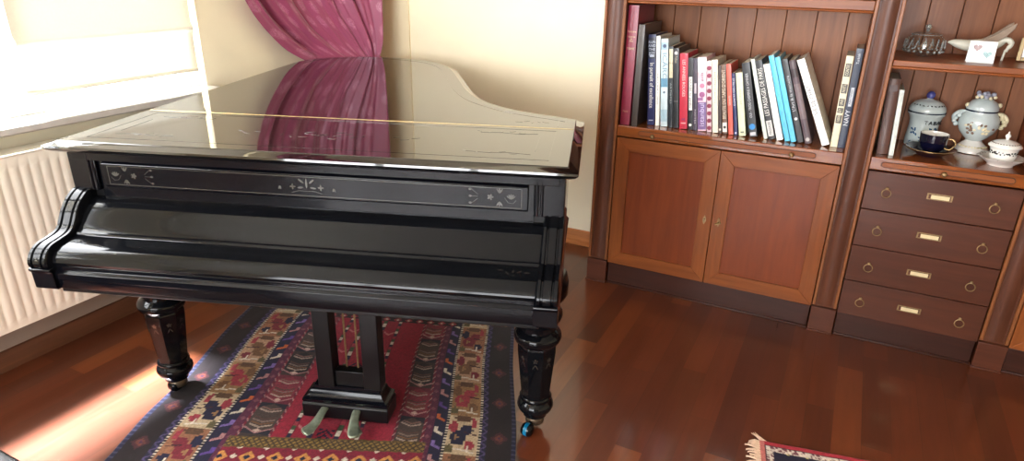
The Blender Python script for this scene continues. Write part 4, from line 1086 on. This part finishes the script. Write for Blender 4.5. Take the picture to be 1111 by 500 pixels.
ux, uy = .494, F+.300
urn = thing('porcelain_urn', 'ornate pale blue footed urn with flowered lid and side handles', 'urn', (ux, uy, ZS+.0006))
MB().lathe([(.050, 0), (.062, .002), (.063, .010), (.056, .021), (.040, .036), (.030, .046), (.029, .0495)], n=40).build('foot', M['porc_white'], urn, smooth=60)
MB().lathe([(.029, .050), (.031, .053), (.045, .064), (.062, .086), (.071, .112), (.070, .135), (.061, .154), (.055, .163), (.056, .170), (.050, .170)], n=40).build('body', M['porc_blue'], urn, smooth=60)
ul_ = MB().lathe([(.055, .171), (.057, .176), (.054, .190), (.044, .205), (.030, .214), (.010, .219), (.004, .22)], n=40).build('lid', M['porc_blue'], urn, smooth=60)
MB().lathe([(.057, .1675), (.0582, .1705), (.057, .1735), (.05, .1735)], n=40).build('rim_line', M['dark_line'], ul_, smooth=60)
fm = MB(); rs = random.Random(8)
for k in range(12):
    a = 2*PI*k/12; r_ = .012+.016*(k % 2); fm.ball((r_*math.cos(a), r_*math.sin(a)*.8, .226+.005*(k % 3)), .0085, 8, 6)
fm.build('flower_finial', M['mauve'], ul_)
fm = MB()
for k in range(5): fm.ball((-.03+.015*k, -.012-.004*(k % 2), .222+.003*math.sin(k*2)), .007, 8, 6)
fm.ball((-.052, -.004, .187), .010, 8, 6); fm.ball((.053, -.004, .194), .010, 8, 6)
fm.build('white_flowers', M['cream_flower'], ul_)
for sx, mt in ((-1, M['porc_blue']), (1, M['cream_flower'])):
    h_ = MB(); h_.tube(smooth_path([(sx*.052, 0, .160), (sx*.074, -.003, .158), (sx*.090, -.004, .140), (sx*.084, -.002, .118), (sx*.070, 0, .105)], 6), .007, 10)
    for k in range(5): h_.ball((sx*(.078+.008*math.sin(k*1.3)), -.006, .108+.012*k), .009, 8, 6)
    h_.build('handle', mt, urn, smooth=60)
cf = MB(); bf = MB(); rs = random.Random(11)
for k in range(34):
    a = -PI/2-.75+1.5*rs.random(); z = .082+rs.random()*.062; r_ = .0625+.009*math.sin((z-.082)/.062*PI)
    around(cf if k % 2 else bf, r_-.001, z, a, .012, .009, rot=rs.random()*3, th=.002)
for k in range(12):
    a = -PI/2-1.2+2.4*k/11; around(cf, .049, .026, a, .010, .008, rot=k, th=.004)
cf.build('relief_flowers', M['cream_flower'], urn); bf.build('painted_flowers', M['deco_brown'], urn)

cup_c = (.338, F+.150)
sc = thing('saucer', 'navy saucer with a thin gilt rim under the navy teacup', 'saucer', (cup_c[0], cup_c[1], ZS+.0006))
MB().lathe([(.046, 0), (.048, .004), (.060, .012), (.082, .022), (.091, .028), (.090, .030), (.080, .026), (.058, .016), (.044, .008), (.0, .008)], n=44, cap1=False).build('plate', M['navy_glaze'], sc, smooth=60)
MB().lathe([(.0895, .0285), (.0918, .0280), (.0918, .0298), (.0895, .0305)], n=44, cap0=False, cap1=False).build('gilt_rim', M['gilt'], sc, smooth=60)
cp_ = thing('teacup', 'navy glazed teacup with white inside standing on its saucer', 'cup', (cup_c[0]+.002, cup_c[1]+.004, ZS+.0095))
MB().lathe([(.026, 0), (.027, .004), (.031, .008), (.043, .022), (.048, .040), (.0495, .066), (.051, .078)], n=40, cap1=False).build('bowl', M['navy_glaze'], cp_, smooth=60)
MB().lathe([(.020, .010), (.040, .024), (.0455, .042), (.047, .066), (.0488, .078), (.051, .0782)], n=40, cap1=False).build('lining', M['porc_white'], cp_, smooth=60)
MB().tube(smooth_path([(.046, 0, .060), (.064, -.004, .060), (.076, -.006, .046), (.070, -.004, .028), (.058, -.002, .018), (.044, 0, .022)], 6), .0035, 8).build('handle', M['gilt'], cp_, smooth=60)

bx_, by_ = .571, F+.120
us = thing('under_plate', 'white patterned plate under the small lidded sugar bowl', 'plate', (bx_, by_, ZS+.0006)); us.scale = (.88, .88, 1)
pl_ = MB(); rings = []
for r_, z in ((.048, 0), (.050, .006), (.066, .016), (.086, .030), (.090, .033), (.086, .034), (.064, .021), (.046, .011)):
    rings.append([((r_*(1+(.05*math.cos(8*2*PI*j/64) if r_ > .08 else 0)))*math.cos(2*PI*j/64), (r_*(1+(.05*math.cos(8*2*PI*j/64) if r_ > .08 else 0)))*math.sin(2*PI*j/64), z) for j in range(64)])
pl_.loft(rings); pl_.build('dish', M['porc_white'], us, smooth=60)
rm = MB()
for k in range(30):
    a = 2*PI*k/30; rm.ball((.081*math.cos(a), .081*math.sin(a), .0305), .0032, 6, 4, (1, 1, .5))
rm.build('painted_rim', M['deco_brown'], us)
sb = thing('sugar_bowl', 'white lidded sugar bowl with brown print on its plate', 'bowl', (bx_, by_, ZS+.0122)); sb.scale = (.88, .88, 1)
MB().lathe([(.036, 0), (.040, .004), (.047, .014), (.051, .030), (.050, .046), (.053, .054), (.055, .058), (.048, .058)], n=40).build('body', M['porc_white'], sb, smooth=60)
sl_ = MB().lathe([(.060, .059), (.063, .062), (.062, .066), (.052, .074), (.034, .083), (.012, .087), (.006, .088)], n=40).build('lid', M['porc_white'], sb, smooth=60)
MB().lathe([(.005, .086), (.007, .094), (.011, .100), (.009, .106), (.004, .110), (.003, .116), (.0005, .119)], n=16).build('finial', M['porc_white'], sl_, smooth=60)
p_ = MB(); rs = random.Random(5)
for k in range(46):
    a = 2*PI*k/46; around(p_, .0500, .040+.004*math.sin(k*2.7), a, .006, .010*rs.random()+.003, rot=rs.random()*2, th=.0018)
p_.build('printed_band', M['deco_black'], sb)
p_ = MB()
for k in range(30):
    a = 2*PI*k/30; p_.ball((.050*math.cos(a), .050*math.sin(a), .0752), .004, 6, 4, (1, 1, .4))
p_.build('printed_band', M['deco_brown'], sl_)

# upper small shelf
Z2 = 1.1826
gl = thing('glass_dish', 'clear cut glass dish with domed cover on the small upper shelf', 'dish', (.236, F+.235, Z2))
MB().lathe([(.030, 0), (.040, .003), (.060, .010), (.074, .020), (.078, .026), (.075, .026), (.058, .013), (.038, .007), (.0, .006)], n=36, cap1=False).build('tray', M['crystal'], gl, smooth=30)
gd = MB().lathe([(.070, .024), (.071, .040), (.066, .062), (.052, .080), (.032, .090), (.010, .094), (.008, .098), (.012, .106), (.010, .114), (.0, .117)], n=36, cap0=False, cap1=False).build('dome', M['crystal'], gl, smooth=30)
MB().lathe([(.066, .026), (.067, .040), (.062, .061), (.049, .077), (.030, .086), (.001, .089)], n=36, cap0=False, cap1=False).build('dome_inner', M['crystal'], gd, smooth=30)
cutm = MB(); cutm.tube([(.053*math.cos(2*PI*k/32), .053*math.sin(2*PI*k/32), .080) for k in range(32)], .0018, 6, closed=True); cutm.ball((0, 0, .108), .011, 10, 7); cutm.ball((0, 0, .096), .007, 8, 6)
for k in range(18):
    a = 2*PI*k/18; cutm.tube([(.072*math.cos(a), .072*math.sin(a), .030), (.0685*math.cos(a+.1), .0685*math.sin(a+.1), .060)], .003, 6)
    cutm.ball((.068*math.cos(a), .068*math.sin(a), .0185), .006, 6, 5)
M['cut'] = plain('cut_glass_edges', (214, 218, 216), .2, 80, rough=.08, trans=.7)
cutm.build('cut_facets', M['cut'], gl)

dv = thing('dove_figurine', 'white dove figurine with raised tail behind the hearts card', 'figurine', (.42, F+.235, Z2))
M['dove'] = plain('bisque_white', (206, 206, 192), .08, 30, rough=.35)
M['dove_wing'] = plain('bisque_grey', (150, 132, 116), .15, 40, rough=.4)
bd = MB()
bp = smooth_path([(-.108, -.004, .056), (-.092, -.004, .056), (-.070, -.002, .052), (-.040, 0, .048), (-.005, 0, .049), (.030, 0, .054), (.058, 0, .066), (.078, 0, .084)], 5)
br = [p.x for p in smooth_path([(.003, 0, 0), (.011, 0, 0), (.017, 0, 0), (.021, 0, 0), (.024, 0, 0), (.024, 0, 0), (.018, 0, 0), (.008, 0, 0)], 5)]
bd.tube(bp, br, 16); body = bd.build('body', M['dove'], dv, smooth=80)
wg = MB()
for sy in (-1, 1):
    w_ = [(-.030, .060), (.0, .072), (.035, .092), (.075, .128), (.092, .138), (.090, .118), (.070, .088), (.045, .066), (.010, .052)]
    wg.loft([[(x, sy*(.014+.010*(z-.05)/.08), z) for x, z in w_], [(x, sy*(.020+.016*(z-.05)/.08), z) for x, z in w_]])
wg.build('wing', M['dove_wing'], dv, smooth=40, bevel=.003)
tl = MB(); tl.tube(smooth_path([(.060, -.01, .072), (.082, -.014, .076), (.094, -.016, .062), (.086, -.018, .046), (.082, -.018, .034)], 5), [.010]*10+[.008]*5+[.006]*6, 10)
tl.build('tail_plume', M['dove'], dv, smooth=80)
bs = MB(); bs.lathe([(.028, 0), (.030, .004), (.022, .010), (.012, .018), (.014, .032)], (.0, 0, 0), 20); bs.tube([(.078, -.012, 0), (.080, -.014, .04)], .004, 8); bs.build('stand', M['dove'], dv, smooth=60)

cd = thing('hearts_card', 'white folded card showing two hearts at the shelf edge', 'card', (.411, F+.085, Z2), math.radians(-2))
M['card'] = plain('white_card', (246, 246, 246), .01, 20, rough=.6)
M['heart_a'] = plain('heart_rose', (176, 158, 160), .4, 220, rough=.6)
M['heart_b'] = plain('heart_aqua', (160, 190, 194), .35, 220, rough=.6)
MB().prism([(-.006, .0), (-.0045, 0), (.016, .077), (.0145, .077)], 'x', -.042, .042).build('front', M['card'], cd)
MB().prism([(.034, 0), (.036, 0), (.0165, .077), (.0148, .077)], 'x', -.042, .042).build('back', M['card'], cd)
M['card_edge'] = plain('card_edge_grey', (176, 176, 178), .03, 20, rough=.6)
MB().box(-.042, .042, -.0075, -.005, 0, .004).build('foot_strip', M['card_edge'], cd)
def heart(cx, cz, r, mt):
    pts = []
    for k in range(28):
        t = 2*PI*k/28; pts.append((cx+r*16*math.sin(t)**3/17, cz+r*(13*math.cos(t)-5*math.cos(2*t)-2*math.cos(3*t)-math.cos(4*t))/17))
    sl = .0205/.077; f_ = lambda z: -.006+z*sl
    m = MB(); m.loft([[(x, f_(z)-.0008, z) for x, z in pts], [(x, f_(z)+.001, z) for x, z in pts]]); m.build('heart', mt, cd)
heart(-.016, .054, .0145, M['heart_a']); heart(.018, .032, .0145, M['heart_b'])

pf = thing('picture_frame', 'small gilt photo frame cut off by the right edge of the photo', 'frame', (.585, F+.225, Z2+.003), math.radians(-8), rot=(math.radians(-14), 0, math.radians(-8)))
M['gilt_frame'] = plain('champagne_gilt', (178, 158, 122), .15, 40, rough=.35, metal=.5)
fm = MB()
fw, fh, b_ = .042, .085, .014
fm.box(-fw, -fw+b_, 0, .012, 0, fh); fm.box(fw-b_, fw, 0, .012, 0, fh); fm.box(-fw+b_, fw-b_, 0, .012, 0, b_); fm.box(-fw+b_, fw-b_, 0, .012, fh-b_, fh)
fm.build('frame', M['gilt_frame'], pf, bevel=.002)
MB().box(-fw+b_-.001, fw-b_+.001, .004, .008, b_-.001, fh-b_+.001).build('picture', M['card'], pf)
MB().prism([(.010, .06), (.012, .06), (.045, .012), (.043, .010)], 'x', -.012, .012).build('easel_back', M['black_dull'], pf)

# ------------------------------------------------------------------ light, world, camera
w = bpy.data.worlds.new('World'); S.world = w; w.use_nodes = True
bg = w.node_tree.nodes['Background']; bg.inputs['Color'].default_value = (.95, .97, 1.0, 1); bg.inputs['Strength'].default_value = 8
sun = bpy.data.lights.new('sun', 'SUN'); sun.energy = 52; sun.angle = math.radians(6); sun.color = (.88, .94, 1)
so = bpy.data.objects.new('sun', sun); COL.objects.link(so)
so.rotation_euler = Vector((.382, .05, -.922)).to_track_quat('-Z', 'Y').to_euler()
def portal(loc, rot, sx, sy):
    l = bpy.data.lights.new('window_portal', 'AREA'); l.shape = 'RECTANGLE'; l.size = sx; l.size_y = sy
    l.cycles.is_portal = True
    o = bpy.data.objects.new('window_portal', l); COL.objects.link(o); o.location = loc; o.rotation_euler = rot
portal((XL-TL-.01, (WY0+WY1)/2, (WZ0+WZ1)/2), Vector((1, 0, 0)).to_track_quat('-Z', 'Y').to_euler(), WY1-WY0, WZ1-WZ0)
portal(((FX0+FX1)/2, YF-.11, (FZ0+FZ1)/2), Vector((0, 1, 0)).to_track_quat('-Z', 'Y').to_euler(), FX1-FX0, FZ1-FZ0)

cam = bpy.data.cameras.new('camera'); co = bpy.data.objects.new('camera', cam); COL.objects.link(co)
f_, pitch, roll, hh, ya = 718.343, .3866, -.0187, 1.5017, -.4627
cam.sensor_fit = 'HORIZONTAL'; cam.sensor_width = 36; cam.lens = f_/1111*36; cam.clip_start = .02
fwd = Vector((0, math.cos(pitch), -math.sin(pitch))); rt_ = Vector((1, 0, 0)); dn = Vector((0, -math.sin(pitch), -math.cos(pitch)))
r2_ = rt_*math.cos(roll)+dn*math.sin(roll); d2_ = -rt_*math.sin(roll)+dn*math.cos(roll)
RZ = Matrix.Rotation(-ya, 3, 'Z'); r2_, d2_, fwd = RZ @ r2_, RZ @ d2_, RZ @ fwd
mt = Matrix((r2_, -d2_, -fwd)).transposed().to_4x4(); mt.translation = Vector((0, 0, hh))
co.matrix_world = mt
S.camera = co
S.view_settings.view_transform = 'Standard'; S.view_settings.look = 'None'; S.view_settings.exposure = 1.6; S.view_settings.gamma = 1
S.view_settings.use_curve_mapping = False
S.cycles.use_denoising = True; S.cycles.caustics_reflective = False; S.cycles.caustics_refractive = False
S.cycles.max_bounces = 12; S.cycles.diffuse_bounces = 6; S.cycles.glossy_bounces = 6; S.cycles.transparent_max_bounces = 16
S.cycles.sample_clamp_indirect = 8
